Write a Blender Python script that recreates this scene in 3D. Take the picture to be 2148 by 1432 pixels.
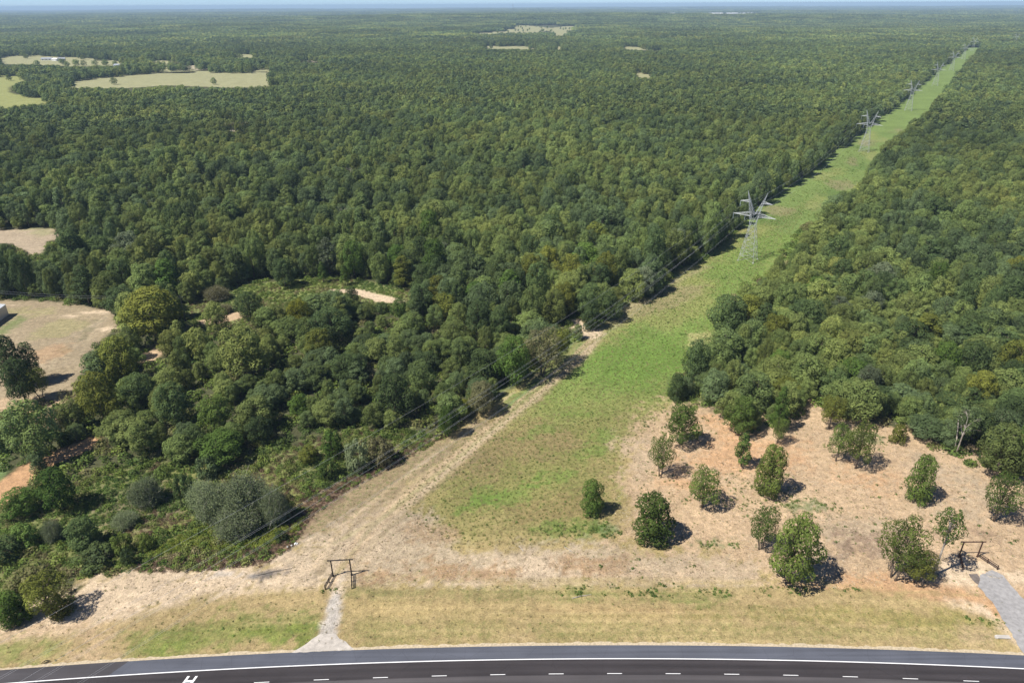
import bpy, math, random
import numpy as np
from mathutils import Matrix, Vector

# ------------------------------------------------------------------ camera, world, sun, exposure
W, HH, F = 2148.0, 1432.0, 1432.0
CAM_H = 125.0
PITCH, ROLL = math.radians(26.25), math.radians(0.28)
_f = np.array([0, math.cos(PITCH), -math.sin(PITCH)]); _r0 = np.array([1., 0, 0]); _u0 = np.cross(_r0, _f)
_r = _r0*math.cos(ROLL) - _u0*math.sin(ROLL); _u = np.cross(_r, _f)
CAM = np.array([0, 0, CAM_H])

for o in list(bpy.data.objects): bpy.data.objects.remove(o)
sc = bpy.context.scene
col = sc.collection
cd = bpy.data.cameras.new('camera'); cam = bpy.data.objects.new('camera', cd); col.objects.link(cam)
cd.sensor_width = 36; cd.lens = 24; cd.clip_start = 1; cd.clip_end = 80000
M4 = Matrix(((_r[0], _u[0], -_f[0], 0), (_r[1], _u[1], -_f[1], 0), (_r[2], _u[2], -_f[2], CAM_H), (0, 0, 0, 1)))
cam.matrix_world = M4
sc.camera = cam
sc.view_settings.view_transform = 'Standard'; sc.view_settings.look = 'None'
sc.view_settings.gamma = 1; sc.view_settings.exposure = 0.5
sc.render.resolution_x = 1024; sc.render.resolution_y = 682

SUN_EL, SHX, SHY = math.radians(55), 0.91, 0.42            # shadows fall to the right and a little away
SUN_ROT = math.atan2(-SHX, -SHY)                            # compass style, from +Y towards +X
world = bpy.data.worlds.new('World'); sc.world = world; world.use_nodes = True
wn = world.node_tree; bg = wn.nodes['Background']
sky = wn.nodes.new('ShaderNodeTexSky'); sky.sky_type = 'NISHITA'; sky.sun_disc = False
sky.sun_elevation = SUN_EL; sky.sun_rotation = SUN_ROT; sky.air_density = 0.5; sky.dust_density = 0.0; sky.ozone_density = 3.0; sky.altitude = 300
tint = wn.nodes.new('ShaderNodeVectorMath'); tint.operation = 'MULTIPLY'; tint.inputs[1].default_value = (.86, .95, 1.12)   # cooler white balance of the photograph
wn.links.new(sky.outputs[0], tint.inputs[0]); wn.links.new(tint.outputs[0], bg.inputs[0]); bg.inputs[1].default_value = 0.078
sl = bpy.data.lights.new('sun', 'SUN'); sl.energy = 5.0; sl.angle = math.radians(0.5); sl.color = (1, 0.95, 0.87)
so = bpy.data.objects.new('sun', sl); col.objects.link(so); so.location = (-200, -100, 400)
_n = math.hypot(SHX, SHY)
sd = Vector((SHX/_n*math.cos(SUN_EL), SHY/_n*math.cos(SUN_EL), -math.sin(SUN_EL)))
so.rotation_euler = sd.to_track_quat('-Z', 'Y').to_euler()

# ------------------------------------------------------------------ maths helpers
rng = np.random.default_rng(11)
random.seed(5)

def proj(p):
    d = np.asarray(p, float) - CAM
    w = np.maximum(d @ _f, 1e-3)
    return W/2 + F*(d @ _r)/w, HH/2 - F*(d @ _u)/w

def _h2(ix, iy, s):
    n = (ix.astype(np.int64)*374761393 + iy.astype(np.int64)*668265263 + s*69069) & 0x7fffffff
    n = ((n ^ (n >> 13))*1274126177) & 0x7fffffff
    return ((n ^ (n >> 16)) & 0xffff)/65535.0

def vnoise(x, y, s=0):
    x = np.asarray(x, float); y = np.asarray(y, float)
    ix = np.floor(x); iy = np.floor(y); fx = x-ix; fy = y-iy
    fx = fx*fx*(3-2*fx); fy = fy*fy*(3-2*fy)
    a = _h2(ix, iy, s); b = _h2(ix+1, iy, s); c = _h2(ix, iy+1, s); d = _h2(ix+1, iy+1, s)
    return (a*(1-fx)+b*fx)*(1-fy) + (c*(1-fx)+d*fx)*fy

def fbm(x, y, s=0, o=4):
    v = 0; a = .5; t = 0
    for i in range(o):
        v = v + a*vnoise(x*2**i, y*2**i, s+i*17); t += a; a *= .55
    return v/t

def hterr(x, y):
    x = np.asarray(x, float); y = np.asarray(y, float)
    d = np.hypot(x, y)
    s = np.clip((d-1700)/2500, 0, 1); s = s*s*(3-2*s)
    far = np.clip((d-4000)/6000, 0, 1)
    v = s*(fbm(x/1700, y/1100, 3, 3)-.5)*38*np.clip((abs(x*.8286-y*.5599+91)+250)/1600, .3, 1) + far*(fbm(x/4200, y/2200, 9, 2)-.5)*50
    v = v + 46*np.exp(-((x-150)/2600)**2-((y-6000)/900)**2)
    v = v + 10*np.exp(-((x-0)/900)**2-((y-4700)/700)**2)
    v = v + 26*np.exp(-((x+5200)/2600)**2-((y-8600)/1500)**2)
    return v

def P(x, y, z=None):
    """point of the ground that the photograph shows at (x, y)"""
    d = _f*F + _r*(x-W/2) - _u*(y-HH/2)
    zz = 0.0 if z is None else z
    for i in range(6):
        t = (zz-CAM_H)/d[2]; p = CAM + d*t
        if z is not None or i == 5 or t < 0: break
        zz = float(hterr(p[0], p[1]))
    return p

def height_of(b, ytop):
    zs = np.linspace(0.2, 60, 600); pts = np.array([b + [0, 0, z] for z in zs])
    return float(zs[np.argmin(abs(proj(pts)[1]-ytop))])

def inpoly(x, y, poly):
    x = np.asarray(x, float); y = np.asarray(y, float)
    r = np.zeros(x.shape, bool); n = len(poly)
    for i in range(n):
        x1, y1 = poly[i]; x2, y2 = poly[(i+1) % n]
        if y1 == y2: continue
        c = ((y1 > y) != (y2 > y)) & (x < (x2-x1)*(y-y1)/(y2-y1)+x1)
        r ^= c
    return r

def segdist(x, y, pts, closed):
    d = np.full(x.shape, 1e9)
    n = len(pts)
    for i in range(n if closed else n-1):
        ax, ay = pts[i]; bx, by = pts[(i+1) % n]
        vx, vy = bx-ax, by-ay; L = vx*vx+vy*vy+1e-9
        t = np.clip(((x-ax)*vx+(y-ay)*vy)/L, 0, 1)
        d = np.minimum(d, np.hypot(x-ax-t*vx, y-ay-t*vy))
    return d

# ------------------------------------------------------------------ object helpers
def tag(o, label=None, cat=None, group=None, kind=None):
    if label: o['label'] = label
    if cat: o['category'] = cat
    if group: o['group'] = group
    if kind: o['kind'] = kind
    return o

def empty(name, loc, rz=0, parent=None):
    o = bpy.data.objects.new(name, None); col.objects.link(o); o.empty_display_size = 0.5
    o.location = loc; o.rotation_euler = (0, 0, rz)
    if parent: o.parent = parent
    return o

def mesh(name, V, Fc, mats=(), midx=None, attrs=None, smooth=False):
    me = bpy.data.meshes.new(name)
    V = np.asarray(V, np.float32)
    if isinstance(Fc, np.ndarray):
        k = Fc.shape[1]; n = len(Fc)
        me.vertices.add(len(V)); me.vertices.foreach_set('co', V.ravel())
        me.loops.add(n*k); me.loops.foreach_set('vertex_index', Fc.astype(np.int32).ravel())
        me.polygons.add(n); me.polygons.foreach_set('loop_start', np.arange(0, n*k, k, dtype=np.int32))
        me.polygons.foreach_set('loop_total', np.full(n, k, np.int32))
    else:
        me.from_pydata([tuple(map(float, v)) for v in V], [], [tuple(map(int, f)) for f in Fc])
    for m in mats: me.materials.append(m)
    if midx is not None: me.polygons.foreach_set('material_index', np.asarray(midx, np.int32))
    me.update(calc_edges=True); me.validate()
    if smooth: me.polygons.foreach_set('use_smooth', np.ones(len(me.polygons), bool))
    for nm, (ty, dom, data) in (attrs or {}).items():
        a = me.attributes.new(nm, ty, dom)
        a.data.foreach_set('color' if ty == 'FLOAT_COLOR' else 'vector' if ty == 'FLOAT_VECTOR' else 'value', np.asarray(data).ravel())
    return me

def obj(name, me, parent=None, loc=(0, 0, 0)):
    o = bpy.data.objects.new(name, me); col.objects.link(o); o.location = loc
    if parent: o.parent = parent
    return o

class MB:
    """collects boxes, bars and tubes into one mesh"""
    def __init__(s): s.v = []; s.f = []
    def add(s, v, f):
        b = len(s.v); s.v += [tuple(p) for p in v]; s.f += [tuple(i+b for i in q) for q in f]
    def box(s, c, d, rz=0):
        x, y, z = d[0]/2, d[1]/2, d[2]/2; q = []
        for a in ((-x, -y, -z), (x, -y, -z), (x, y, -z), (-x, y, -z), (-x, -y, z), (x, -y, z), (x, y, z), (-x, y, z)):
            q.append((c[0]+a[0]*math.cos(rz)-a[1]*math.sin(rz), c[1]+a[0]*math.sin(rz)+a[1]*math.cos(rz), c[2]+a[2]))
        s.add(q, [(0, 3, 2, 1), (4, 5, 6, 7), (0, 1, 5, 4), (1, 2, 6, 5), (2, 3, 7, 6), (3, 0, 4, 7)])
    def tube(s, a, b, r, r2=None, n=6, cap=True):
        a = np.array(a, float); b = np.array(b, float); r2 = r if r2 is None else r2
        t = b-a; L = np.linalg.norm(t)
        if L < 1e-6: return
        t /= L; k = np.array([0, 0, 1.]) if abs(t[2]) < .9 else np.array([1., 0, 0])
        p = np.cross(t, k); p /= np.linalg.norm(p); q = np.cross(t, p)
        v = []
        for i in range(n):
            an = 2*math.pi*i/n; v.append(a+(p*math.cos(an)+q*math.sin(an))*r)
        for i in range(n):
            an = 2*math.pi*i/n; v.append(b+(p*math.cos(an)+q*math.sin(an))*r2)
        f = [(i, (i+1) % n, n+(i+1) % n, n+i) for i in range(n)]
        if cap: f += [tuple(range(n))[::-1], tuple(range(n, 2*n))]
        s.add(v, f)
    def path(s, pts, r, n=5):
        pts = [np.array(p, float) for p in pts]; v = []; m = len(pts)
        for i, p in enumerate(pts):
            t = pts[min(i+1, m-1)]-pts[max(i-1, 0)]; t /= np.linalg.norm(t)
            k = np.array([0, 0, 1.]) if abs(t[2]) < .9 else np.array([1., 0, 0])
            a = np.cross(t, k); a /= np.linalg.norm(a); b = np.cross(t, a)
            ri = r[i] if hasattr(r, '__len__') else r
            for j in range(n):
                an = 2*math.pi*j/n; v.append(p+(a*math.cos(an)+b*math.sin(an))*ri)
        f = [(i*n+j, i*n+(j+1) % n, (i+1)*n+(j+1) % n, (i+1)*n+j) for i in range(m-1) for j in range(n)]
        f += [tuple(range(n))[::-1], tuple(range((m-1)*n, m*n))]
        s.add(v, f)
    def build(s, name, mat, parent=None, loc=(0, 0, 0), smooth=False):
        return obj(name, mesh(name, s.v, s.f, [mat], smooth=smooth), parent, loc)

# ------------------------------------------------------------------ materials
def newmat(name):
    m = bpy.data.materials.new(name); m.use_nodes = True
    nt = m.node_tree; b = nt.nodes['Principled BSDF']; return m, nt, b

def plain(name, c, rough=.7, var=.25, scale=3, metal=0, bump=0.0, spec=.3):
    m, nt, b = newmat(name); N = nt.nodes; L = nt.links
    tc = N.new('ShaderNodeTexCoord'); no = N.new('ShaderNodeTexNoise'); no.inputs['Scale'].default_value = scale; no.inputs['Detail'].default_value = 6
    L.new(tc.outputs['Object'], no.inputs['Vector'])
    mr = N.new('ShaderNodeMapRange'); mr.inputs['From Min'].default_value = .3; mr.inputs['From Max'].default_value = .7
    mr.inputs['To Min'].default_value = 1-var; mr.inputs['To Max'].default_value = 1+var; L.new(no.outputs[0], mr.inputs[0])
    mx = N.new('ShaderNodeVectorMath'); mx.operation = 'SCALE'; mx.inputs[0].default_value = c[:3]; L.new(mr.outputs[0], mx.inputs['Scale'])
    L.new(mx.outputs[0], b.inputs['Base Color']); b.inputs['Roughness'].default_value = rough; b.inputs['Metallic'].default_value = metal
    b.inputs['Specular IOR Level'].default_value = spec
    if bump:
        bp = N.new('ShaderNodeBump'); bp.inputs['Strength'].default_value = bump; bp.inputs['Distance'].default_value = .1
        L.new(no.outputs[0], bp.inputs['Height']); L.new(bp.outputs[0], b.inputs['Normal'])
    return m

def foliage(name, stops, lo=.55, hi=1.5, loc_scale=.010, loc_w=.45, trans=.28):
    """leaf colour from a ramp driven per tree (its own random value plus slow drift over the land), then per leaf clump"""
    m, nt, b = newmat(name); N = nt.nodes; L = nt.links
    oi = N.new('ShaderNodeObjectInfo')
    no = N.new('ShaderNodeTexNoise'); no.inputs['Scale'].default_value = loc_scale; no.inputs['Detail'].default_value = 3
    L.new(oi.outputs['Location'], no.inputs['Vector'])
    mr = N.new('ShaderNodeMapRange'); mr.inputs['From Min'].default_value = .36; mr.inputs['From Max'].default_value = .64; L.new(no.outputs[0], mr.inputs[0])
    mix = N.new('ShaderNodeMix'); mix.inputs[0].default_value = loc_w; L.new(oi.outputs['Random'], mix.inputs[2]); L.new(mr.outputs[0], mix.inputs[3])
    at2 = N.new('ShaderNodeAttribute'); at2.attribute_name = 'hue'
    ad = N.new('ShaderNodeMath'); ad.operation = 'ADD'; L.new(mix.outputs[0], ad.inputs[0]); L.new(at2.outputs['Fac'], ad.inputs[1])
    cr = N.new('ShaderNodeValToRGB'); e = cr.color_ramp.elements
    for i, (p, c) in enumerate(stops):
        q = e[i] if i < 2 else e.new(p)
        q.position = p; q.color = (*c, 1)
    L.new(ad.outputs[0], cr.inputs[0])
    at = N.new('ShaderNodeAttribute'); at.attribute_name = 'shade'
    m2 = N.new('ShaderNodeMapRange'); m2.inputs['To Min'].default_value = lo; m2.inputs['To Max'].default_value = hi; L.new(at.outputs['Fac'], m2.inputs[0])
    # brightness also differs from tree to tree
    rb = N.new('ShaderNodeMath'); rb.operation = 'MULTIPLY_ADD'; rb.inputs[1].default_value = 7.13; rb.inputs[2].default_value = .1; L.new(oi.outputs['Random'], rb.inputs[0])
    fr = N.new('ShaderNodeMath'); fr.operation = 'FRACT'; L.new(rb.outputs[0], fr.inputs[0])
    m3 = N.new('ShaderNodeMapRange'); m3.inputs['To Min'].default_value = .72; m3.inputs['To Max'].default_value = 1.3; L.new(fr.outputs[0], m3.inputs[0])
    mu = N.new('ShaderNodeMath'); mu.operation = 'MULTIPLY'; L.new(m2.outputs[0], mu.inputs[0]); L.new(m3.outputs[0], mu.inputs[1])
    n9 = N.new('ShaderNodeTexNoise'); n9.inputs['Scale'].default_value = .0022; n9.inputs['Detail'].default_value = 4; L.new(oi.outputs['Location'], n9.inputs['Vector'])
    m9 = N.new('ShaderNodeMapRange'); m9.inputs['From Min'].default_value = .36; m9.inputs['From Max'].default_value = .64; m9.inputs['To Min'].default_value = .78; m9.inputs['To Max'].default_value = 1.22; L.new(n9.outputs[0], m9.inputs[0])
    mu9 = N.new('ShaderNodeMath'); mu9.operation = 'MULTIPLY'; L.new(mu.outputs[0], mu9.inputs[0]); L.new(m9.outputs[0], mu9.inputs[1]); mu = mu9
    vs = N.new('ShaderNodeVectorMath'); vs.operation = 'SCALE'; L.new(cr.outputs[0], vs.inputs[0]); L.new(mu.outputs[0], vs.inputs['Scale'])
    L.new(vs.outputs[0], b.inputs['Base Color']); b.inputs['Roughness'].default_value = .75; b.inputs['Specular IOR Level'].default_value = .08
    if trans:
        tl = N.new('ShaderNodeBsdfTranslucent'); L.new(vs.outputs[0], tl.inputs[0])
        ms = N.new('ShaderNodeMixShader'); ms.inputs[0].default_value = trans
        L.new(b.outputs[0], ms.inputs[1]); L.new(tl.outputs[0], ms.inputs[2]); L.new(ms.outputs[0], N['Material Output'].inputs[0])
    return m

G_DARK, G_MID, G_OLV, G_YEL = (.082, .122, .044), (.155, .210, .062), (.205, .242, .066), (.20, .205, .045)
G_BLU, G_BRN = (.122, .168, .076), (.14, .12, .055)
M_leaf = foliage('leaves', [(0, G_DARK), (.22, G_BLU), (.45, G_MID), (.68, (.190, .228, .070)), (.86, G_OLV), (1, (.255, .270, .075))])
M_green = foliage('bright_leaves', [(0, (.075, .135, .028)), (1, (.115, .18, .036))], loc_w=.2)
M_dark = foliage('dark_leaves', [(0, (.070, .106, .040)), (1, (.105, .150, .050))], loc_w=.2)
M_olive = foliage('olive_leaves', [(0, (.130, .155, .032)), (1, (.180, .190, .036))], loc_w=.2)
M_yellow = foliage('yellow_leaves', [(0, (.16, .17, .022)), (1, (.22, .22, .025))], loc_w=.2)
M_brown = foliage('brown_leaves', [(0, (.17, .175, .08)), (1, (.22, .20, .10))], loc_w=.2)
M_greyleaf = foliage('grey_leaves', [(0, (.22, .27, .13)), (1, (.27, .315, .165))], .8, 1.25, loc_w=.2)
M_dull = foliage('grey_green_leaves', [(0, (.125, .155, .085)), (1, (.165, .195, .11))], loc_w=.2)
M_open = foliage('warm_green_leaves', [(0, (.082, .125, .028)), (.5, (.105, .150, .032)), (1, (.140, .170, .038))], loc_w=.2)  # warm olive-green leaf colour, mostly for the clearing trees
M_weed = foliage('weed_leaves', [(0, (.09, .13, .042)), (.3, (.13, .19, .046)), (.55, (.18, .24, .050)), (.75, (.22, .22, .085)), (1, (.25, .20, .125))], loc_scale=.05, loc_w=.5)
M_greenweed = foliage('fresh_weed_leaves', [(0, (.085, .15, .038)), (1, (.15, .22, .05))], loc_scale=.05)
M_deadweed = foliage('dead_weed_stems', [(0, (.13, .085, .060)), (1, (.20, .13, .09))], loc_scale=.05)
M_bark = plain('bark', (.13, .105, .08), .9, .35, 1.5, bump=.4)
M_palebark = plain('pale_bark', (.38, .34, .29), .85, .3, 1.5)
M_twig = plain('grey_twigs', (.34, .33, .27), .9, .3, 1.0)
M_steel = plain('galvanised_steel', (.48, .50, .51), .5, .15, .8, metal=.15, spec=.5)
M_pipe = plain('dark_painted_pipe', (.018, .014, .013), .5, .3, 3)
M_rust = plain('rusty_pipe', (.055, .028, .02), .65, .4, 4)
M_wire = plain('aluminium_wire', (.42, .43, .44), .45, .1, .2, spec=.5)
M_glass = plain('insulator_glass', (.55, .62, .63), .2, .1, 3, spec=.6)
M_whitewall = plain('white_wall', (.72, .72, .70), .7, .1, .5)
M_darkwin = plain('dark_window', (.03, .035, .045), .2, .1, .5)
M_greyroof = plain('grey_roof', (.30, .32, .35), .6, .15, .5)
M_redroof = plain('red_brown_roof', (.20, .15, .13), .7, .2, .5)
M_whiteplastic = plain('white_plastic', (.75, .75, .72), .6, .1, 2)
M_rubber = plain('black_rubber', (.02, .02, .02), .8, .2, 4)
M_wood = plain('weathered_wood', (.22, .19, .155), .9, .3, 2)
M_concrete = plain('pale_concrete', (.44, .41, .37), .85, .12, 1.2, bump=.2)

# metal sheet wall with ribs
M_shedwall, nt, b = newmat('ribbed_metal_wall')
tc = nt.nodes.new('ShaderNodeTexCoord'); wv = nt.nodes.new('ShaderNodeTexWave'); wv.inputs['Scale'].default_value = 1.3
nt.links.new(tc.outputs['Object'], wv.inputs[0]); cr = nt.nodes.new('ShaderNodeValToRGB')
cr.color_ramp.elements[0].color = (.5, .46, .42, 1); cr.color_ramp.elements[1].color = (.62, .58, .53, 1); cr.color_ramp.elements[1].position = .4
nt.links.new(wv.outputs[0], cr.inputs[0]); nt.links.new(cr.outputs[0], b.inputs[0]); b.inputs['Roughness'].default_value = .5
M_shedroof = plain('pale_metal_roof', (.55, .58, .60), .45, .08, .6, metal=.1)

def asphalt(name, c, along=.02, spot=.12, wheel=0.0, crack=1.0):
    m, nt, b = newmat(name); N = nt.nodes; L = nt.links
    tc = N.new('ShaderNodeTexCoord'); mp = N.new('ShaderNodeMapping'); mp.inputs['Scale'].default_value = (along, .9, 1); L.new(tc.outputs['Object'], mp.inputs[0])
    n1 = N.new('ShaderNodeTexNoise'); n1.inputs['Scale'].default_value = 1.2; n1.inputs['Detail'].default_value = 4; L.new(mp.outputs[0], n1.inputs['Vector'])
    n2 = N.new('ShaderNodeTexNoise'); n2.inputs['Scale'].default_value = 7; n2.inputs['Detail'].default_value = 8; L.new(tc.outputs['Object'], n2.inputs['Vector'])
    n3 = N.new('ShaderNodeTexNoise'); n3.inputs['Scale'].default_value = .12; n3.inputs['Detail'].default_value = 5; L.new(tc.outputs['Object'], n3.inputs['Vector'])
    def rr(n, a, bb):
        r = N.new('ShaderNodeMapRange'); r.inputs['From Min'].default_value = .3; r.inputs['From Max'].default_value = .7
        r.inputs['To Min'].default_value = a; r.inputs['To Max'].default_value = bb; L.new(n.outputs[0], r.inputs[0]); return r
    a = rr(n1, .82, 1.18); bb = rr(n2, 1-spot, 1+spot); cc = rr(n3, .9, 1.1)
    m1 = N.new('ShaderNodeMath'); m1.operation = 'MULTIPLY'; L.new(a.outputs[0], m1.inputs[0]); L.new(bb.outputs[0], m1.inputs[1])
    m2 = N.new('ShaderNodeMath'); m2.operation = 'MULTIPLY'; L.new(m1.outputs[0], m2.inputs[0]); L.new(cc.outputs[0], m2.inputs[1])
    ds = N.new('ShaderNodeVectorMath'); ds.operation = 'DISTANCE'; ds.inputs[1].default_value = (16.2, 100.66-1390.0, 0); L.new(tc.outputs['Object'], ds.inputs[0])
    sb = N.new('ShaderNodeMath'); sb.operation = 'SUBTRACT'; L.new(ds.outputs['Value'], sb.inputs[0]); sb.inputs[1].default_value = 1390
    sn = N.new('ShaderNodeMath'); sn.operation = 'MULTIPLY'; L.new(sb.outputs[0], sn.inputs[0]); sn.inputs[1].default_value = 6.283/1.83
    co_ = N.new('ShaderNodeMath'); co_.operation = 'COSINE'; L.new(sn.outputs[0], co_.inputs[0])
    wp = N.new('ShaderNodeMath'); wp.operation = 'MULTIPLY_ADD'; L.new(co_.outputs[0], wp.inputs[0]); wp.inputs[1].default_value = wheel; wp.inputs[2].default_value = 1
    m5 = N.new('ShaderNodeMath'); m5.operation = 'MULTIPLY'; L.new(m2.outputs[0], m5.inputs[0]); L.new(wp.outputs[0], m5.inputs[1])
    vo = N.new('ShaderNodeTexVoronoi'); vo.feature = 'DISTANCE_TO_EDGE'; vo.inputs['Scale'].default_value = .16; vo.inputs['Randomness'].default_value = 1
    wv_ = N.new('ShaderNodeVectorMath'); wv_.operation = 'ADD'; L.new(tc.outputs['Object'], wv_.inputs[0]); L.new(n3.outputs['Color'], wv_.inputs[1]); L.new(wv_.outputs[0], vo.inputs['Vector'])
    vr = N.new('ShaderNodeMapRange'); vr.inputs['From Min'].default_value = .002; vr.inputs['From Max'].default_value = .012; vr.inputs['To Min'].default_value = crack; vr.inputs['To Max'].default_value = 1; L.new(vo.outputs['Distance'], vr.inputs[0])
    m6 = N.new('ShaderNodeMath'); m6.operation = 'MULTIPLY'; L.new(m5.outputs[0], m6.inputs[0]); L.new(vr.outputs[0], m6.inputs[1]); m2 = m6
    vs = N.new('ShaderNodeVectorMath'); vs.operation = 'SCALE'; vs.inputs[0].default_value = c; L.new(m2.outputs[0], vs.inputs['Scale'])
    L.new(vs.outputs[0], b.inputs[0]); b.inputs['Roughness'].default_value = .85; b.inputs['Specular IOR Level'].default_value = .25
    return m
M_lane = asphalt('dark_asphalt', (.040, .035, .037), wheel=-.10, crack=.85)
M_lane2 = asphalt('worn_asphalt', (.076, .069, .071), wheel=-.10)
M_shoulder = asphalt('sealed_shoulder', (.088, .094, .115), crack=.85)
M_shoulder2 = asphalt('old_shoulder', (.060, .056, .060))
M_drive = asphalt('grey_driveway', (.31, .30, .295), along=.9, spot=.07)
M_paint = plain('road_paint', (.80, .80, .80), .6, .06, 4)
M_yellow_paint = plain('yellow_road_paint', (.62, .42, .06), .6, .08, 4)

# ground
def ground_mat(name, coltint=None):
    m, nt, b = newmat(name); N = nt.nodes; L = nt.links
    tc = N.new('ShaderNodeTexCoord'); co = tc.outputs['Object']
    def noise(scale, detail=5, rough=.6, vec=None):
        n = N.new('ShaderNodeTexNoise'); n.inputs['Scale'].default_value = scale; n.inputs['Detail'].default_value = detail; n.inputs['Roughness'].default_value = rough
        L.new(vec or co, n.inputs['Vector']); return n.outputs[0]
    def rng_(v, a, bb, lo=.3, hi=.7):
        r = N.new('ShaderNodeMapRange'); r.inputs['From Min'].default_value = lo; r.inputs['From Max'].default_value = hi
        r.inputs['To Min'].default_value = a; r.inputs['To Max'].default_value = bb; L.new(v, r.inputs[0]); return r.outputs[0]
    def mul(a, bb):
        q = N.new('ShaderNodeMath'); q.operation = 'MULTIPLY'
        for i, s in enumerate((a, bb)):
            if isinstance(s, float): q.inputs[i].default_value = s
            else: L.new(s, q.inputs[i])
        return q.outputs[0]
    if coltint is None:
        at = N.new('ShaderNodeAttribute'); at.attribute_name = 'tint'; base = at.outputs['Color']
        sp = N.new('ShaderNodeAttribute'); sp.attribute_name = 'speck'; speck = sp.outputs['Fac']
    else:
        rgb = N.new('ShaderNodeRGB'); rgb.outputs[0].default_value = (*coltint, 1); base = rgb.outputs[0]
        v = N.new('ShaderNodeValue'); v.outputs[0].default_value = .25; speck = v.outputs[0]
    f1 = rng_(noise(.55, 7, .75), .62, 1.36); f2 = rng_(noise(3.0, 5, .75), .62, 1.38); f3 = rng_(noise(.05, 4), .88, 1.12)
    vs = N.new('ShaderNodeVectorMath'); vs.operation = 'SCALE'; L.new(base, vs.inputs[0]); L.new(mul(mul(f1, f2), f3), vs.inputs['Scale'])
    # green specks of weeds where the attribute asks for them
    sm = rng_(noise(.8, 8, .75), 0, 1, .50, .60); sm2 = mul(sm, speck)
    mx = N.new('ShaderNodeMix'); mx.data_type = 'RGBA'; L.new(sm2, mx.inputs[0]); L.new(vs.outputs[0], mx.inputs[6])
    gr = N.new('ShaderNodeVectorMath'); gr.operation = 'SCALE'; gr.inputs[0].default_value = (.105, .145, .040); L.new(f2, gr.inputs['Scale'])
    L.new(gr.outputs[0], mx.inputs[7])
    # pale litter flecks
    lf = rng_(noise(2.2, 8, .8), 0, .55, .60, .70)
    mx2 = N.new('ShaderNodeMix'); mx2.data_type = 'RGBA'; L.new(lf, mx2.inputs[0]); L.new(mx.outputs[2], mx2.inputs[6])
    pl = N.new('ShaderNodeVectorMath'); pl.operation = 'MULTIPLY_ADD'; L.new(mx.outputs[2], pl.inputs[0]); pl.inputs[1].default_value = (1.35, 1.3, 1.2); pl.inputs[2].default_value = (.03, .025, .015)
    L.new(pl.outputs[0], mx2.inputs[7])
    L.new(mx2.outputs[2], b.inputs['Base Color'])
    b.inputs['Roughness'].default_value = .95; b.inputs['Specular IOR Level'].default_value = .1
    ad = N.new('ShaderNodeMath'); ad.operation = 'ADD'; L.new(f1, ad.inputs[0]); L.new(f2, ad.inputs[1])
    bp = N.new('ShaderNodeBump'); bp.inputs['Strength'].default_value = .7; bp.inputs['Distance'].default_value = .12
    L.new(ad.outputs[0], bp.inputs['Height']); L.new(bp.outputs[0], b.inputs['Normal'])
    return m
M_ground = ground_mat('ground')
M_field = ground_mat('dry_hay_field', (.30, .29, .155))
M_fieldgreen = ground_mat('greener_field', (.26, .27, .10))
M_fieldpale = ground_mat('pale_dirt_field', (.42, .36, .25))

# ------------------------------------------------------------------ where things are open (photo outlines of the ground)
OPEN_MAIN = [(-400, 1500), (-200, 1360), (0, 1312), (40, 1308), (140, 1290), (165, 1262), (150, 1215), (165, 1200), (250, 1190), (500, 1188), (560, 1160), (590, 1120), (620, 1070), (640, 1045),
 (700, 1010), (800, 976), (850, 950), (920, 918), (960, 895), (985, 870), (1090, 800), (1130, 772), (1190, 735), (1225, 702), (1205, 690), (1190, 672), (1215, 668), (1250, 685), (1280, 668), (1290, 650),
 (1360, 622), (1400, 592), (1412, 568), (1478, 545), (1550, 482), (1600, 425), (1635, 402), (1680, 378), (1750, 330), (1790, 290), (1850, 250), (1900, 205), (1930, 188), (1960, 150), (2000, 125), (2030, 108),
 (2048, 108), (2022, 140), (1992, 175), (1962, 210), (1932, 240), (1890, 275), (1830, 330), (1805, 380), (1725, 430), (1680, 480), (1642, 520), (1618, 570), (1560, 600), (1522, 635), (1512, 690),
 (1490, 732), (1438, 740), (1435, 780), (1402, 790), (1400, 830), (1440, 850), (1500, 868), (1560, 905), (1650, 900), (1700, 842), (1730, 865), (1765, 885), (1850, 888), (1890, 895), (1960, 950), (2010, 972),
 (2060, 985), (2110, 1000), (2200, 1005), (2500, 1010), (2900, 1500)]
OPEN_LEFT = [(-300, 612), (0, 628), (100, 632), (240, 650), (252, 680), (205, 722), (182, 770), (150, 822), (105, 838), (60, 850), (-40, 870), (-300, 900)]
OPEN_DIRT = [(-60, 482), (0, 482), (118, 478), (126, 498), (98, 512), (92, 532), (60, 536), (30, 516), (0, 510), (-60, 508)]
OPEN_SMALL = [
 [(692, 607), (750, 606), (800, 617), (852, 631), (848, 640), (790, 633), (740, 617), (692, 612)],
 [(412, 672), (505, 652), (510, 668), (430, 686)],
 [(1190, 668), (1216, 668), (1232, 690), (1205, 700)],
 [(1072, 652), (1115, 652), (1115, 664), (1080, 664)],
 [(290, 745), (330, 726), (344, 742), (318, 764), (292, 764)],
 [(-60, 1075), (0, 1010), (60, 965), (190, 915), (208, 918), (205, 935), (100, 980), (40, 1030), (-40, 1110)],
 [(500, 608), (560, 592), (640, 585), (740, 590), (745, 604), (690, 606), (620, 628), (560, 632), (505, 625)],
 [(760, 600), (860, 612), (858, 628), (800, 612)],
 [(470, 268), (520, 268), (520, 276), (470, 276)],
]
LOW_BRUSH = [(-300, 1120), (0, 1090), (60, 1040), (230, 985), (330, 965), (430, 985), (600, 935), (760, 900), (900, 905), (850, 950), (790, 978), (700, 1012), (640, 1050), (600, 1100), (560, 1165), (490, 1192),
 (330, 1195), (160, 1212), (0, 1300), (-300, 1350)]
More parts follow.
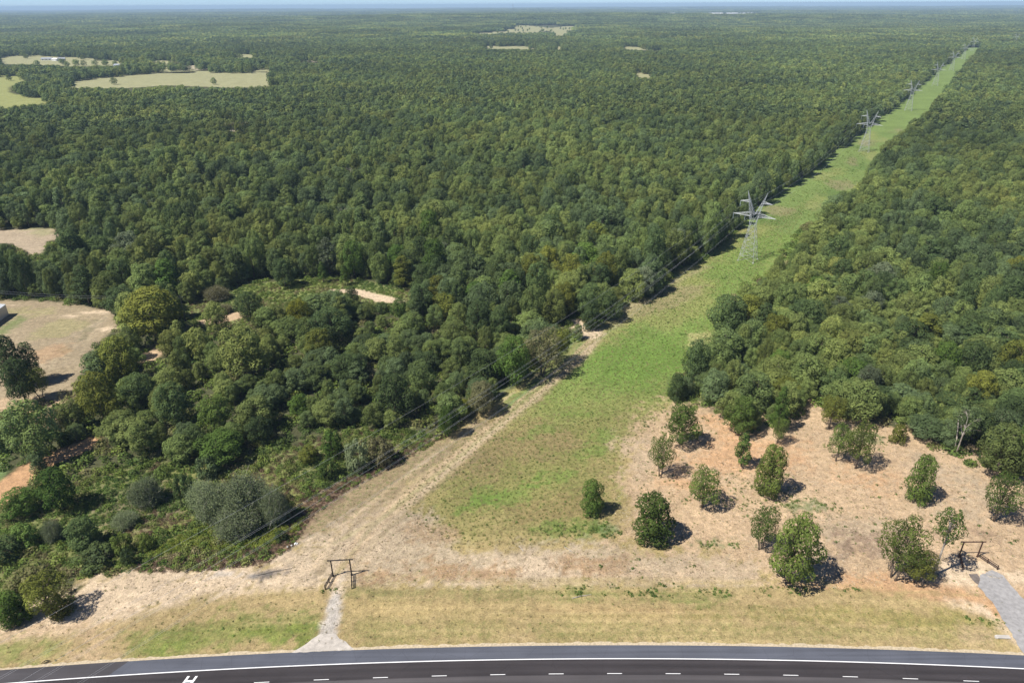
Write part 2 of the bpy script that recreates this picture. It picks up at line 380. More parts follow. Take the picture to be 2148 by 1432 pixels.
BR2 = [(400, 640), (500, 600), (700, 580), (880, 610), (870, 650), (760, 650), (640, 650), (500, 700), (390, 700)]
FIELDS = [  # outline, material
 ([(0, 120), (60, 117), (130, 120), (190, 124), (262, 131), (245, 137), (150, 139), (60, 135), (0, 133)], 0),
 ([(140, 177), (200, 166), (330, 154), (400, 152), (560, 154), (563, 172), (612, 179), (480, 183), (350, 178), (290, 183), (150, 184)], 0),
 ([(312, 126), (360, 131), (385, 139), (400, 146), (400, 152), (330, 153), (345, 144), (330, 136)], 0),
 ([(490, 115), (546, 115), (545, 121), (490, 122)], 0), ([(375, 143), (405, 137), (440, 140), (430, 146), (385, 149)], 2), ([(535, 141), (572, 141), (566, 152), (538, 151)], 0),
 ([(0, 162), (45, 162), (70, 168), (42, 172), (12, 186), (12, 196), (60, 204), (130, 209), (60, 219), (0, 224), (-80, 226), (-80, 160)], 1),
 ([(625, 125), (670, 127), (668, 131), (625, 129)], 2),
 ([(975, 73), (1020, 66), (1060, 62), (1090, 52), (1150, 50), (1212, 53), (1206, 66), (1196, 78), (1160, 75), (1150, 64), (1110, 72), (1040, 74)], 0),
 ([(1012, 98), (1085, 97), (1145, 102), (1100, 104), (1020, 103)], 0), ([(1168, 97), (1178, 97), (1178, 105), (1168, 105)], 0),
 ([(1305, 98), (1390, 103), (1386, 107), (1305, 104)], 0), ([(1330, 152), (1368, 156), (1366, 166), (1332, 160)], 0),
 ([(1485, 28), (1597, 28), (1597, 32), (1485, 32)], 2), ([(1395, 28), (1435, 29), (1435, 31), (1395, 31)], 2),
 ([(1922, 34), (1945, 35), (1940, 39), (1922, 39)], 2), ([(1870, 24), (1930, 25), (1930, 27), (1870, 27)], 2), ([(2110, 23), (2148, 24), (2148, 27), (2110, 26)], 2),
 ([(385, 88), (468, 90), (466, 92), (390, 91)], 2), ([(480, 267), (524, 267), (520, 275), (480, 276)], 2),
]
# transmission corridor
TDIR = np.array([.5599, .8286]); TPER = np.array([.8286, -.5599]); T1 = np.array([128.3, 352.3])
def corridor(x, y):
    return (x-T1[0])*TPER[0] + (y-T1[1])*TPER[1], (x-T1[0])*TDIR[0] + (y-T1[1])*TDIR[1]

# ------------------------------------------------------------------ GROUND
RC0 = (16.2, 100.66-1390.0)
def axis(lo, hi, step, far_lo, far_hi, grow, mx):
    a = list(np.arange(lo, hi+1e-6, step)); s = step; v = a[-1]
    while v < far_hi: s = min(s*grow, mx); v += s; a.append(v)
    s = step; v = a[0]; pre = []
    while v > far_lo: s = min(s*grow, mx); v -= s; pre.append(v)
    return np.array(pre[::-1]+a)
gx = axis(-170, 200, .8, -24000, 24000, 1.03, 320); gy = axis(92, 330, .8, -1500, 28000, 1.03, 320)
GX, GY = np.meshgrid(gx, gy); nx, ny = len(gx), len(gy)
gxx, gyy = GX.ravel(), GY.ravel()
TINT = np.empty((len(gxx), 3)); SPK = np.zeros(len(gxx))
C_FLOOR = np.array([.075, .078, .038]); C_BRUSH = np.array([.17, .18, .07]); C_DIRT = np.array([.45, .325, .205]); C_PALE = np.array([.54, .425, .295])
C_ORANGE = np.array([.47, .285, .155]); C_GREY = np.array([.37, .295, .205]); C_STRAW = np.array([.34, .265, .125]); C_OLIVE = np.array([.20, .19, .068])
C_GREEN = np.array([.125, .205, .040]); C_YGREEN = np.array([.23, .245, .070]); C_BROWN = np.array([.20, .135, .095]); C_RUST = np.array([.30, .19, .10]); C_ASH = np.array([.17, .15, .135])
TINT[:] = C_FLOOR
near = (np.hypot(gxx, gyy) < 900) & (gyy > 0)
ni = np.where(near)[0]; nxx, nyy = gxx[ni], gyy[ni]
wn1 = fbm(nxx/9, nyy/9, 5, 4)-.5; wn2 = fbm(nxx/2.2, nyy/2.2, 8, 3)-.5; wn3 = vnoise(nxx/.9, nyy/.9, 12)-.5
def paint(poly, c, soft=2.0, warp=5.0, amt=1.0, speck=None, world=False):
    w = poly if world else [tuple(P(*p, z=0)[:2]) for p in poly]
    xs = [p[0] for p in w]; ys = [p[1] for p in w]; m = warp+soft+2
    s = np.where((nxx > min(xs)-m) & (nxx < max(xs)+m) & (nyy > min(ys)-m) & (nyy < max(ys)+m))[0]
    if not len(s): return
    x, y = nxx[s], nyy[s]
    d = segdist(x, y, w, True); d = np.where(inpoly(x, y, w), d, -d) + wn1[s]*warp*2 + wn2[s]*warp*1.6 + wn3[s]*warp*1.1
    k = np.clip(d/(soft*.5)*.5+.5, 0, 1)*amt; i = ni[s]
    TINT[i] = TINT[i]*(1-k[:, None]) + np.asarray(c)*k[:, None]
    if speck is not None: SPK[i] = SPK[i]*(1-k) + speck*k
def stroke(pts, width, c, soft=.6, warp=.4, amt=1.0):
    w = [tuple(P(*p, z=0)[:2]) for p in pts]; xs = [p[0] for p in w]; ys = [p[1] for p in w]; m = width+4
    s = np.where((nxx > min(xs)-m) & (nxx < max(xs)+m) & (nyy > min(ys)-m) & (nyy < max(ys)+m))[0]
    if not len(s): return
    d = width/2 - segdist(nxx[s], nyy[s], w, False) + wn1[s]*warp*2 + wn2[s]*warp*2
    k = np.clip(d/soft*.5+.5, 0, 1)*amt; i = ni[s]; TINT[i] = TINT[i]*(1-k[:, None]) + np.asarray(c)*k[:, None]
def ell(cx, cy, rx, ry, n=14, rot=0):
    return [(cx+rx*math.cos(a)*math.cos(rot)-ry*math.sin(a)*math.sin(rot), cy+rx*math.cos(a)*math.sin(rot)+ry*math.sin(a)*math.cos(rot)) for a in [2*math.pi*i/n for i in range(n)]]

paint(LOW_BRUSH, C_BRUSH, 4, 6, speck=.5); paint(BR2, [.17, .19, .07], 4, 4, speck=.6)
paint([(400, 960), (640, 1000), (640, 1120), (520, 1170), (300, 1180), (120, 1150), (200, 1060)], [.20, .20, .07], 5, 6, .8, .5)
paint([(140, 1060), (300, 1010), (420, 1040), (400, 1100), (240, 1120)], [.21, .17, .11], 5, 6, .8)
# whole clearing starts as dry grass, the corridor as green
paint(OPEN_MAIN, C_STRAW*.95, 2.5, 2.0, speck=.12)
paint([(1140, 745), (1230, 720), (1300, 650), (1420, 580), (1560, 480), (1700, 370), (1850, 250), (2045, 100), (2100, 110), (1900, 300), (1660, 560), (1520, 740), (1440, 800), (1390, 850), (1340, 900), (1240, 930), (1080, 960), (1060, 850)],
      [.165, .235, .058], 26, 9, speck=.5)
# the corridor far out
cp, cl = corridor(gxx, gyy); cm = (abs(cp) < 34) & (cl > 60)
TINT[cm] = [.155, .215, .062]
for q in range(30):
    t = 60+q*25; pr = float(rng.uniform(-14, 14)); p = T1+TDIR*t+TPER*pr
    paint([tuple(p+TDIR*a*math.cos(an)+TPER*b_*math.sin(an)) for a, b_ in [(rng.uniform(10, 26), rng.uniform(4, 10))] for an in np.linspace(0, 5.8, 10)], [[.23, .24, .08], [.09, .15, .04], [.25, .20, .12], [.26, .26, .10]][q % 4], 5, 5, .6, world=True)
paint([(1225, 655), (1300, 600), (1420, 570), (1500, 590), (1500, 650), (1400, 700), (1300, 660)], [.24, .25, .085], 5, 5, .8, .4)
paint([(1300, 640), (1400, 600), (1480, 600), (1420, 640), (1340, 670), (1290, 690)], [.28, .23, .13], 4, 4, .7, .4)
paint([(1230, 740), (1330, 700), (1440, 705), (1490, 740), (1430, 790), (1390, 840), (1280, 830), (1220, 800)], C_GREEN*.97, 16, 10, .8, .4)
paint([(1440, 700), (1500, 695), (1485, 725), (1440, 725)], [.36, .33, .15], 3, 3, .8)
paint([(1200, 800), (1330, 830), (1390, 850), (1330, 880), (1180, 870), (1120, 850)], [.23, .24, .08], 20, 10, .6, .5)
# main meadow of the clearing
paint([(870, 980), (1000, 900), (1100, 850), (1250, 850), (1370, 860), (1330, 930), (1280, 1000), (1290, 1070), (1200, 1120), (1050, 1120), (930, 1130), (880, 1080)], C_OLIVE*1.05, 20, 9, .95, .55)
paint([(930, 960), (1080, 880), (1200, 880), (1210, 930), (1060, 990), (960, 1010)], [.25, .185, .095], 5, 8, .7, .5)
paint([(1050, 1060), (1240, 1040), (1220, 1090), (1080, 1110)], [.24, .17, .085], 5, 7, .55, .5)
for e in [ell(1080, 1035, 62, 9, rot=-.5), ell(1020, 1042, 34, 12, rot=-.3), ell(1270, 912, 26, 13), ell(1240, 950, 30, 8, rot=-.4), ell(1130, 905, 70, 10, rot=-.35), ell(990, 1060, 40, 12, rot=-.3), ell(1150, 1000, 60, 10, rot=-.2), ell(1210, 870, 60, 7)]:
    paint(e, C_GREEN*1.05, 2, 4.5, .55, .7)
paint(ell(1195, 1112, 85, 16), [.15, .20, .05], 3, 4, .85, .7); paint(ell(1265, 1112, 30, 14), [.12, .18, .055], 2, 3, .8, .7)
paint(ell(1300, 1010, 26, 60), C_YGREEN, 3, 4, .55, .7)
# left shoulder of the track: brown thatch, brown edge weeds
paint([(610, 1100), (700, 1015), (850, 955), (960, 900), (1050, 850), (1040, 900), (900, 985), (800, 1060), (720, 1110), (620, 1150)], [.26, .20, .12], 4, 4, .9, .6)
paint([(650, 1190), (760, 1080), (860, 1010), (980, 925), (1110, 822), (1215, 722), (1262, 716), (1150, 822), (1020, 930), (900, 1035), (800, 1125), (740, 1200)], [.36, .275, .17], 3, 1.6, .8, .25)
paint([(1060, 840), (1150, 775), (1225, 720), (1215, 740), (1120, 830), (1060, 870)], [.14, .21, .055], 3, 2.5, .85, .5)
paint([(300, 1185), (560, 1150), (640, 1050), (720, 1005), (850, 945), (850, 962), (720, 1036), (666, 1085), (618, 1150), (560, 1188), (300, 1203)], C_BROWN*.9, 2.5, 2.5, .92)
# bare dry dirt
paint([(-300, 1330), (150, 1235), (180, 1205), (560, 1180), (620, 1150), (690, 1200), (670, 1240), (560, 1245), (380, 1270), (270, 1310), (160, 1345), (-300, 1400)], C_PALE*.95, 4, 5, .95, .03)
paint([(-100, 1325), (200, 1290), (250, 1310), (100, 1345), (-100, 1380)], C_DIRT, 4, 5, .7, .15)
paint([(620, 1150), (800, 1070), (900, 1080), (960, 1150), (1200, 1140), (1500, 1160), (1640, 1200), (1560, 1240), (1200, 1232), (740, 1232), (680, 1215)], C_GREY*1.12, 4, 6, .9, .12)
paint([(650, 1130), (740, 1080), (840, 1090), (800, 1150), (700, 1170)], C_PALE*.8, 4, 6, .5, .1)
paint(ell(1120, 1190, 130, 16), C_PALE*.95, 4, 6, .7, .05); paint(ell(1400, 1200, 160, 18), C_DIRT, 4, 6, .7, .1)
paint([(750, 1190), (1060, 1195), (1060, 1216), (760, 1222)], C_RUST*1.05, 3, 5, .75, .3)
paint([(850, 1222), (1030, 1222), (1030, 1231), (850, 1230)], C_PALE, 2, 1.5, .8)
for e in [ell(1260, 1185, 60, 10), ell(1360, 1165, 70, 8), ell(1200, 1175, 30, 8), ell(900, 1120, 60, 16)]: paint(e, C_RUST*.95, 2, 4, .5, .2)
paint([(1290, 1010), (1330, 900), (1400, 845), (1520, 860), (1700, 840), (1760, 880), (1900, 890), (2200, 1000), (2500, 1010), (2700, 1400), (2130, 1290), (1850, 1245), (1640, 1240), (1500, 1170), (1290, 1130), (1310, 1050)], C_DIRT, 5, 7, .97, .10)
for e in [ell(1560, 960, 120, 45), ell(1850, 1000, 80, 20), ell(1440, 1010, 60, 30), ell(1530, 900, 60, 30)]: paint(e, C_ORANGE*1.05, 8, 8, .8, .08)
for e in [ell(1800, 1120, 100, 30), ell(1950, 990, 80, 22), ell(2010, 1050, 90, 24), ell(1700, 1150, 60, 20), ell(1500, 1190, 150, 14), ell(1340, 960, 30, 40)]: paint(e, C_GREY, 5, 8, .65, .1)
for e in [ell(1790, 1150, 50, 12), ell(1840, 1128, 70, 7), ell(1990, 1120, 60, 8)]: paint(e, C_BROWN*1.15, 3, 5, .55)
for e in [ell(1700, 1060, 90, 26), ell(1500, 1140, 50, 12), ell(1400, 1050, 70, 34), ell(1330, 930, 30, 60), ell(1590, 1020, 60, 40)]: paint(e, C_DIRT*.95, 5, 8, .3, .6)
for e in [ell(1510, 1143, 42, 9), ell(1690, 1062, 40, 8), ell(1280, 1112, 20, 8), ell(1800, 915, 50, 8)]: paint(e, [.15, .19, .085], 1.5, 3, .7, .6)
# ash by the fence
paint(ell(556, 1203, 38, 9, rot=-.25), C_ASH*.85, 1.5, 2, .95); paint(ell(480, 1207, 60, 5), [.40, .37, .33], 2, 2.5, .6)
# right gate surroundings
paint([(1640, 1225), (1830, 1205), (2000, 1230), (2080, 1240), (2200, 1260), (2200, 1330), (2060, 1300), (1990, 1260), (1800, 1250)], C_ORANGE*.98, 3, 4, .85, .12)
paint([(1960, 1180), (2020, 1165), (2120, 1190), (2200, 1190), (2200, 1230), (2090, 1220), (2030, 1225), (1970, 1215)], C_PALE*1.08, 3, 3, .9)
paint([(1990, 1262), (2060, 1262), (2150, 1350), (2140, 1362), (2100, 1330), (2060, 1290), (1990, 1285)], C_PALE*.98, 2, 2, .9, .1)
# verge beside the road
paint([(-300, 1480), (-300, 1400), (0, 1350), (100, 1335), (270, 1300), (400, 1268), (560, 1244), (690, 1238), (1640, 1238), (1900, 1252), (2060, 1290), (2150, 1375), (2148, 1500)], [.345, .26, .13], 2.5, 2.5, .95, .22)
paint([(730, 1262), (1060, 1262), (1500, 1285), (1500, 1300), (1100, 1296), (740, 1292)], [.385, .29, .135], 2.5, 1.6, .85, .1)
paint([(1120, 1262), (1430, 1270), (1500, 1285), (1120, 1282)], [.33, .22, .115], 2.5, 1.6, .7, .1)
paint([(270, 1330), (480, 1290), (660, 1280), (670, 1340), (560, 1355), (380, 1375), (260, 1380)], [.20, .205, .065], 3, 4, .85, .7)
paint([(480, 1330), (560, 1318), (650, 1300), (655, 1345), (560, 1350)], [.17, .215, .045], 2, 3, .7, .6)
paint([(330, 1345), (420, 1330), (420, 1345), (330, 1368)], [.16, .205, .045], 2, 3, .7, .6)
paint([(-100, 1360), (60, 1340), (140, 1340), (120, 1365), (-100, 1400)], [.24, .25, .085], 3, 4, .8, .5)
paint([(720, 1305), (1000, 1305), (1100, 1312), (1500, 1310), (1700, 1312), (2080, 1300), (2090, 1345), (1700, 1342), (1200, 1335), (740, 1345)], [.285, .24, .10], 3, 3, .85, .45)
paint([(1440, 1290), (1800, 1270), (2020, 1290), (2080, 1320), (1800, 1310)], [.25, .215, .075], 2.5, 2.5, .7, .5)
paint([(1180, 1232), (1420, 1236), (1530, 1250), (1500, 1262), (1180, 1254)], [.19, .20, .065], 1.5, 2.5, .8, .6)
paint([(700, 1234), (1180, 1236), (1180, 1252), (720, 1250)], [.22, .20, .08], 1.5, 2, .7, .5)
for e in [ell(1085, 1332, 35, 9), ell(2050, 1330, 30, 12), ell(200, 1370, 60, 12), ell(170, 1330, 60, 10)]: paint(e, C_DIRT*.9, 2, 3, .6)
for k in range(34):   # mowing lines
    o_ = 4.6+(k % 17)*1.1+rng.uniform(-.3, .3); xa = -60+rng.uniform(-20, 110); xb = xa+rng.uniform(40, 110)
    xs_ = np.linspace(xa, xb, 8); pts_ = [tuple(proj([x_, RC0[1]+math.sqrt((1390+o_)**2-(x_-RC0[0])**2), 0])) for x_ in xs_]
    stroke(pts_, .45, [[.46, .35, .18], [.24, .20, .085]][k % 2], .5, .35, .6)
# driveway from the left gate to the road, worn paving half buried in sand
paint([(672, 1330), (682, 1290), (688, 1262), (690, 1240), (700, 1205), (722, 1205), (722, 1240), (716, 1270), (712, 1300), (710, 1332)], [.46, .38, .29], 1.2, .8, .9, .1)
paint([(668, 1336), (684, 1290), (690, 1255), (702, 1238), (714, 1248), (713, 1285), (706, 1310), (706, 1336)], [.45, .41, .36], .8, .6, .95)
# track ruts
stroke([(690, 1235), (760, 1110), (860, 1030), (960, 950), (1090, 840), (1180, 765), (1240, 712)], 1.3, [.44, .33, .21], .6, .5, .9)
stroke([(668, 1200), (740, 1105), (838, 1025), (940, 945), (1075, 838), (1168, 762)], .9, [.22, .17, .10], .5, .8, .6)
stroke([(655, 1190), (722, 1100), (815, 1025), (915, 950), (1050, 845), (1150, 768)], 1.1, [.47, .36, .235], .5, .8, .6)
stroke([(740, 1190), (812, 1110), (905, 1032), (1010, 948), (1130, 840), (1212, 765)], .8, [.21, .17, .085], .5, .6, .7)
stroke([(725, 1180), (790, 1110), (885, 1030), (985, 950), (1108, 843), (1196, 768), (1250, 714)], 1.2, [.44, .33, .21], .6, .5, .9)
stroke([(708, 1200), (775, 1110), (872, 1030), (972, 950), (1099, 841), (1188, 766), (1246, 713)], .9, [.24, .21, .10], .5, .5, .6)
stroke([(720, 1235), (800, 1110), (900, 1020), (1010, 925), (1130, 830), (1215, 755), (1260, 712)], 2.0, [.42, .33, .22], .8, .7, .75)
stroke([(700, 1140), (800, 1085), (930, 985), (1060, 880), (1170, 785)], 1.0, [.42, .37, .20], .6, .6, .5)
stroke([(1240, 712), (1300, 660), (1400, 600), (1480, 560)], 4, [.36, .29, .19], 2, 2, .5)
for k in range(7):
    stroke([(640+k*16, 1128+k*6), (760+k*20, 1040+k*4), (900+k*22, 940+k*3)], .5, [.22, .17, .11], .4, .4, .4)
# left field and dirt
paint(OPEN_LEFT, [.30, .24, .155], 2.5, 1.5, speck=.06)
for e in [ell(120, 690, 60, 16, rot=-.2), ell(60, 655, 60, 8)]: paint(e, [.29, .26, .13], 3, 5, .7, .2)
paint([(-20, 700), (40, 660), (60, 668), (30, 690), (-20, 710)], [.16, .20, .075], 2, 2, .8, .4)
for e in [ell(150, 662, 12, 3), ell(20, 640, 18, 3), ell(200, 655, 40, 3), ell(230, 690, 25, 5)]: paint(e, C_PALE*1.05, 1.5, 1.5, .8)
for k in range(9):
    stroke([(60+k*14, 790-k*4), (110+k*13, 720-k*5), (230, 672-k*3)], .7, [[.30, .24, .17], [.42, .35, .24]][k % 2], .7, .6, .45)
for e in [ell(202, 672, 12, 3), ell(178, 698, 18, 7, rot=-.8), ell(135, 735, 12, 6)]: paint(e, [.19, .17, .10], 1.5, 2.5, .7)
paint([(60, 735), (130, 725), (150, 745), (90, 760)], C_ORANGE*.95, 3, 4, .45)
paint([(-60, 840), (100, 836), (150, 825), (110, 900), (-60, 900)], C_DIRT, 3, 3, .8)
paint([(-80, 960), (0, 930), (20, 960), (0, 1010), (-80, 1060)], [.17, .24, .09], 2, 2, .9, .5)
paint(OPEN_DIRT, [.36, .29, .205], 3, 2.0); paint([(60, 478), (118, 478), (100, 495), (60, 492)], [.27, .27, .13], 4, 4, .6)
for i, q in enumerate(OPEN_SMALL[:8]):
    paint(q, [C_PALE, C_DIRT, C_PALE, C_PALE, C_DIRT, C_ORANGE*1.0, [.19, .22, .07], [.19, .22, .07]][i], 1.5, .8, speck=.05 if i < 6 else .5)
for e in [ell(1240, 700, 30, 12)]: paint(e, C_PALE, 2, 2, .95)
# fine waviness
V = np.stack([gxx, gyy, hterr(gxx, gyy)], 1)
bump = np.zeros(len(gxx)); bump[ni] = (fbm(nxx/1.7, nyy/1.7, 31, 3)-.5)*.35
bump[ni] += (fbm(nxx/14, nyy/14, 37, 2)-.5)*.5
# keep the roadside flat and a little below the pavement
RC = (16.2, 100.66-1390.0); RL = 1390.0
rr_ = np.hypot(gxx-RC[0], gyy-RC[1])-RL
k = np.clip((rr_-3.2)/5, 0, 1); bump *= k
for q in ([(2056, 1206), (2080, 1196), (2104, 1206), (2128, 1235), (2152, 1262), (2210, 1330), (2230, 1376), (2146, 1370), (2110, 1310), (2080, 1262), (2052, 1230), (2030, 1204)], [(618, 1366), (655, 1343), (668, 1334), (708, 1338), (742, 1361)]):
    w_ = [tuple(P(*p, z=0)[:2]) for p in q]; d_ = segdist(nxx, nyy, w_, True); d_ = np.where(inpoly(nxx, nyy, w_), -1, d_); bump[ni] *= np.clip((d_-.3)/2, 0, 1)
V[:, 2] += bump - .12*(1-k)
idx = np.arange(nx*ny).reshape(ny, nx)
Fq = np.stack([idx[:-1, :-1].ravel(), idx[:-1, 1:].ravel(), idx[1:, 1:].ravel(), idx[1:, :-1].ravel()], 1)
TINT *= (0.92+.16*fbm(gxx/5, gyy/5, 77, 3))[:, None]
g = obj('ground', mesh('ground', V, Fq, [M_ground], attrs={'tint': ('FLOAT_COLOR', 'POINT', np.hstack([TINT, np.ones((len(TINT), 1))])), 'speck': ('FLOAT', 'POINT', SPK)}, smooth=True))
tag(g, kind='structure')

# distant fields lie on the land as thin sheets
def sheet(name, px, mat, lift, grow=1.12):
    c = np.mean(px, 0); px = [tuple(c+(np.array(p)-c)*grow) for p in px]
    w = np.array([P(*p)[:2] for p in px]); lo, hi = w.min(0), w.max(0)
    st = max((hi-lo).max()/60, 4.0)
    X, Y = np.meshgrid(np.arange(lo[0], hi[0]+st, st), np.arange(lo[1], hi[1]+st, st))
    ins = inpoly(X, Y, [tuple(q) for q in w])
    n_y, n_x = X.shape; keep = ins[:-1, :-1] | ins[1:, 1:] | ins[:-1, 1:] | ins[1:, :-1]
    id2 = np.arange(n_x*n_y).reshape(n_y, n_x)
    fq = np.stack([id2[:-1, :-1][keep], id2[:-1, 1:][keep], id2[1:, 1:][keep], id2[1:, :-1][keep]], 1)
    if not len(fq): return
    Vv = np.stack([X.ravel(), Y.ravel(), hterr(X.ravel(), Y.ravel())+lift], 1)
    used = np.unique(fq); rm = np.zeros(len(Vv), int); rm[used] = np.arange(len(used))
    o = obj(name, mesh(name, Vv[used], rm[fq], [mat])); tag(o, kind='structure')
for i, (px, mi) in enumerate(FIELDS):
    d = np.hypot(*P(*np.mean(px, 0))[:2])
    sheet(['hay_field', 'green_field', 'dirt_field'][mi], px, [M_field, M_fieldgreen, M_fieldpale][mi], .25 + max(0, d-2500)*.0006)

# ------------------------------------------------------------------ ROAD
def arc(off, x):  # y of the road arc at radial offset off
    return RC[1] + np.sqrt((RL+off)**2-(x-RC[0])**2)
def strip(name, o0, o1, x0, x1, z, mat, parent=None, step=4.0, cut=None):
    xs = np.arange(x0, x1+.01, step); V = []; n = len(xs)
    for x in xs: V += [(x, arc(o0, x), z), (x, arc(o1, x), z)]
    f = np.array([(2*i, 2*i+2, 2*i+3, 2*i+1) for i in range(n-1)])
    o = obj(name, mesh(name, V, f, [mat]), parent); return o
road = empty('road', (0, 0, 0)); tag(road, kind='structure')
XA, XB = -420, 420
strip('far_lane', -22, -4.0, XA, XB, .0, M_lane2, road); strip('near_lane', -4.0, 0.0, XA, XB, .0, M_lane, road)
strip('shoulder', 0.0, 3.4, XA, -82, .0, M_shoulder2, road, 2); strip('shoulder', 0.0, 3.35, -82, XB, .0, M_shoulder, road, 2)
me = mesh('shoulder_patch_edge', [(-82, arc(0, -82), .004), (-82, arc(3.35, -82), .004), (-84.6, arc(0, -84.6)+.01, .004)], [(0, 1, 2)], [M_shoulder]); obj('shoulder_patch_edge', me, road)
strip('edge_line', -.16, .06, XA, XB, .006, M_paint, road)
strip('centre_line', -7.75, -7.6, XA, XB, .006, M_yellow_paint, road)
mb = MB()
for k in range(-24, 26):
    x0 = -3.3 + k*12.17 - 1.55; v = []
    for x in (x0, x0+3.1):
        v += [(x, arc(-3.72, x), .006), (x, arc(-3.58, x), .006)]
    mb.add([v[0], v[2], v[3], v[1]], [(0, 1, 2, 3)])
mb.build('lane_dashes', M_paint, road)
# white letter painted across the lane, an H
mb = MB()
def pq(x, y): p = P(x, y, 0.0); return (p[0], p[1], .008)
p0 = P(398, 1417, 0); yt = p0[1]
for x in (p0[0]-.9, p0[0]+.75):
    mb.add([(x-.25, yt-2.9, .008), (x+.25, yt-2.9, .008), (x+.95, yt, .008), (x+.45, yt, .008)], [(0, 1, 2, 3)])
x = p0[0]-.9; mb.add([(x+.40, yt-1.45, .0085), (x+1.75, yt-1.45, .0085), (x+1.88, yt-.95, .0085), (x+.53, yt-.95, .0085)], [(0, 1, 2, 3)])
mb.build('letter_marking', M_paint, road)
# strip of pale gravel at the asphalt's edge with a ragged outline
xs = np.arange(-300, 300, .7); V = []
for x in xs: V += [(x, arc(3.3, x), -.006), (x, arc(3.75+.5*float(vnoise(x/1.3, 3., 4))+.3*float(vnoise(x/.5, 9., 5)), x), -.05)]
tag(obj('gravel_edge', mesh('gravel_edge', V, np.array([(2*i, 2*i+2, 2*i+3, 2*i+1) for i in range(len(xs)-1)]), [plain('pale_gravel', (.46, .38, .26), .95, .25, 2, bump=.3)])), kind='structure')

def polysheet(name, px, mat, z, jit=.25, sub=.8):
    w = [np.array(P(*p, z=0)[:2]) for p in px]; out = []
    for i in range(len(w)):
        a, b_ = w[i], w[(i+1) % len(w)]; n = max(1, int(np.linalg.norm(b_-a)/sub))
        nrm = np.array([-(b_-a)[1], (b_-a)[0]])/(np.linalg.norm(b_-a)+1e-9)
        for k in range(n):
            q = a+(b_-a)*k/n; out.append(tuple(q+nrm*jit*(random.random()-.5)*2)+(z,))
    o = obj(name, mesh(name, out, [tuple(range(len(out)))], [mat])); tag(o, kind='structure'); return o
polysheet('driveway_apron', [(612, 1368), (640, 1352), (662, 1334), (678, 1326), (704, 1328), (712, 1338), (726, 1345), (744, 1362)], asphalt('old_concrete', (.44, .40, .35), .8, .15), .02, .1)
polysheet('asphalt_driveway', [(2056, 1206), (2080, 1196), (2104, 1206), (2128, 1235), (2152, 1262), (2210, 1330), (2230, 1376), (2146, 1370), (2110, 1310), (2080, 1262), (2052, 1230)], M_drive, .10, .18)
polysheet('broken_paving', [(2032, 1204), (2050, 1203), (2064, 1222), (2052, 1225), (2045, 1222)], asphalt('dark_patch', (.16, .135, .12), .8, .2), .08, .15)

# ------------------------------------------------------------------ TREES : meshes
def leafquads(c, nrm, size, r):
    """bent quads at points c with normals nrm"""
    n = len(c); nrm = nrm/np.linalg.norm(nrm, axis=1)[:, None]
    t = r.normal(size=(n, 3)); t -= nrm*(t*nrm).sum(1)[:, None]; t /= np.linalg.norm(t, axis=1)[:, None]; b = np.cross(nrm, t)
    s = size[:, None]; a = r.uniform(.55, 1.0, (n, 1)); bend = nrm*s*r.uniform(-.25, .35, (n, 1))
    v = np.empty((n, 4, 3)); v[:, 0] = c+t*s; v[:, 1] = c+b*s*a+bend; v[:, 2] = c-t*s*r.uniform(.6, 1, (n, 1)); v[:, 3] = c-b*s*a+bend
    f = np.arange(n*4).reshape(n, 4); return v.reshape(-1, 3), f

def crown_mesh(name, seed, R, z0, z1, profile, nl, nleaf, lsize, lob=.36, mat=None, fill=.10, droop=0, sink=.9):
    """lobes placed round the crown's profile, leaf clumps on the lobes"""
    r = np.random.default_rng(seed); Hc = z1-z0; C = []; Rl = []
    for i in range(nl):
        t = (i+.5)/nl; zz = 1-(1-t)**.9; zz = t
        pr = profile(zz)*R; an = i*2.39996+r.uniform(-.5, .5); rad = pr*math.sqrt(r.uniform(.25, 1.0))*.78*r.uniform(.85, 1.2)
        C.append((rad*math.cos(an), rad*math.sin(an), z0+Hc*zz)); Rl.append(R*lob*r.uniform(.65, 1.25)*(.55+.45*profile(zz)))
    C = np.array(C); Rl = np.array(Rl); C[:, 2] = np.clip(C[:, 2], z0+Rl*.5, z1-Rl*.75)
    w = Rl**2; w /= w.sum(); lb = r.uniform(0, 1, nl)
    k = int(nleaf*2.6); li = r.choice(nl, k, p=w); d = r.normal(size=(k, 3)); d /= np.linalg.norm(d, axis=1)[:, None]
    d[:, 2] += .25; d /= np.linalg.norm(d, axis=1)[:, None]
    irr = 1 + .18*np.sin(d[:, 0]*5+li)*np.cos(d[:, 1]*6+li*2.1)
    pos = C[li]+d*Rl[li][:, None]*(irr*r.uniform(.88, 1.05, k))[:, None]
    pos[:, 2] -= droop*np.hypot(pos[:, 0], pos[:, 1])
    dist = np.linalg.norm(pos[:, None, :]-C[None], axis=2)/Rl[None]; deep = (dist < sink).sum(1)-(dist[np.arange(k), li] < sink)
    ok = np.where((deep == 0) | (r.random(k) < fill))[0][:nleaf]
    pos = pos[ok]; d = d[ok]; li = li[ok]
    nrm = d + r.normal(size=d.shape)*.22+[0, 0, .30]
    V, Fc = leafquads(pos, nrm, lsize*r.uniform(.6, 1.3, len(pos)), r)
    sh = np.clip(.45*lb[li]+.55*r.random(len(pos))**1.0, 0, 1); hue = (r.random(nl)[li]-.5)*.12+(r.random(len(pos))-.5)*.16
    me = mesh(name, V, Fc, [mat or M_leaf], attrs={'shade': ('FLOAT', 'FACE', sh), 'hue': ('FLOAT', 'FACE', hue)})
    return me, C, Rl

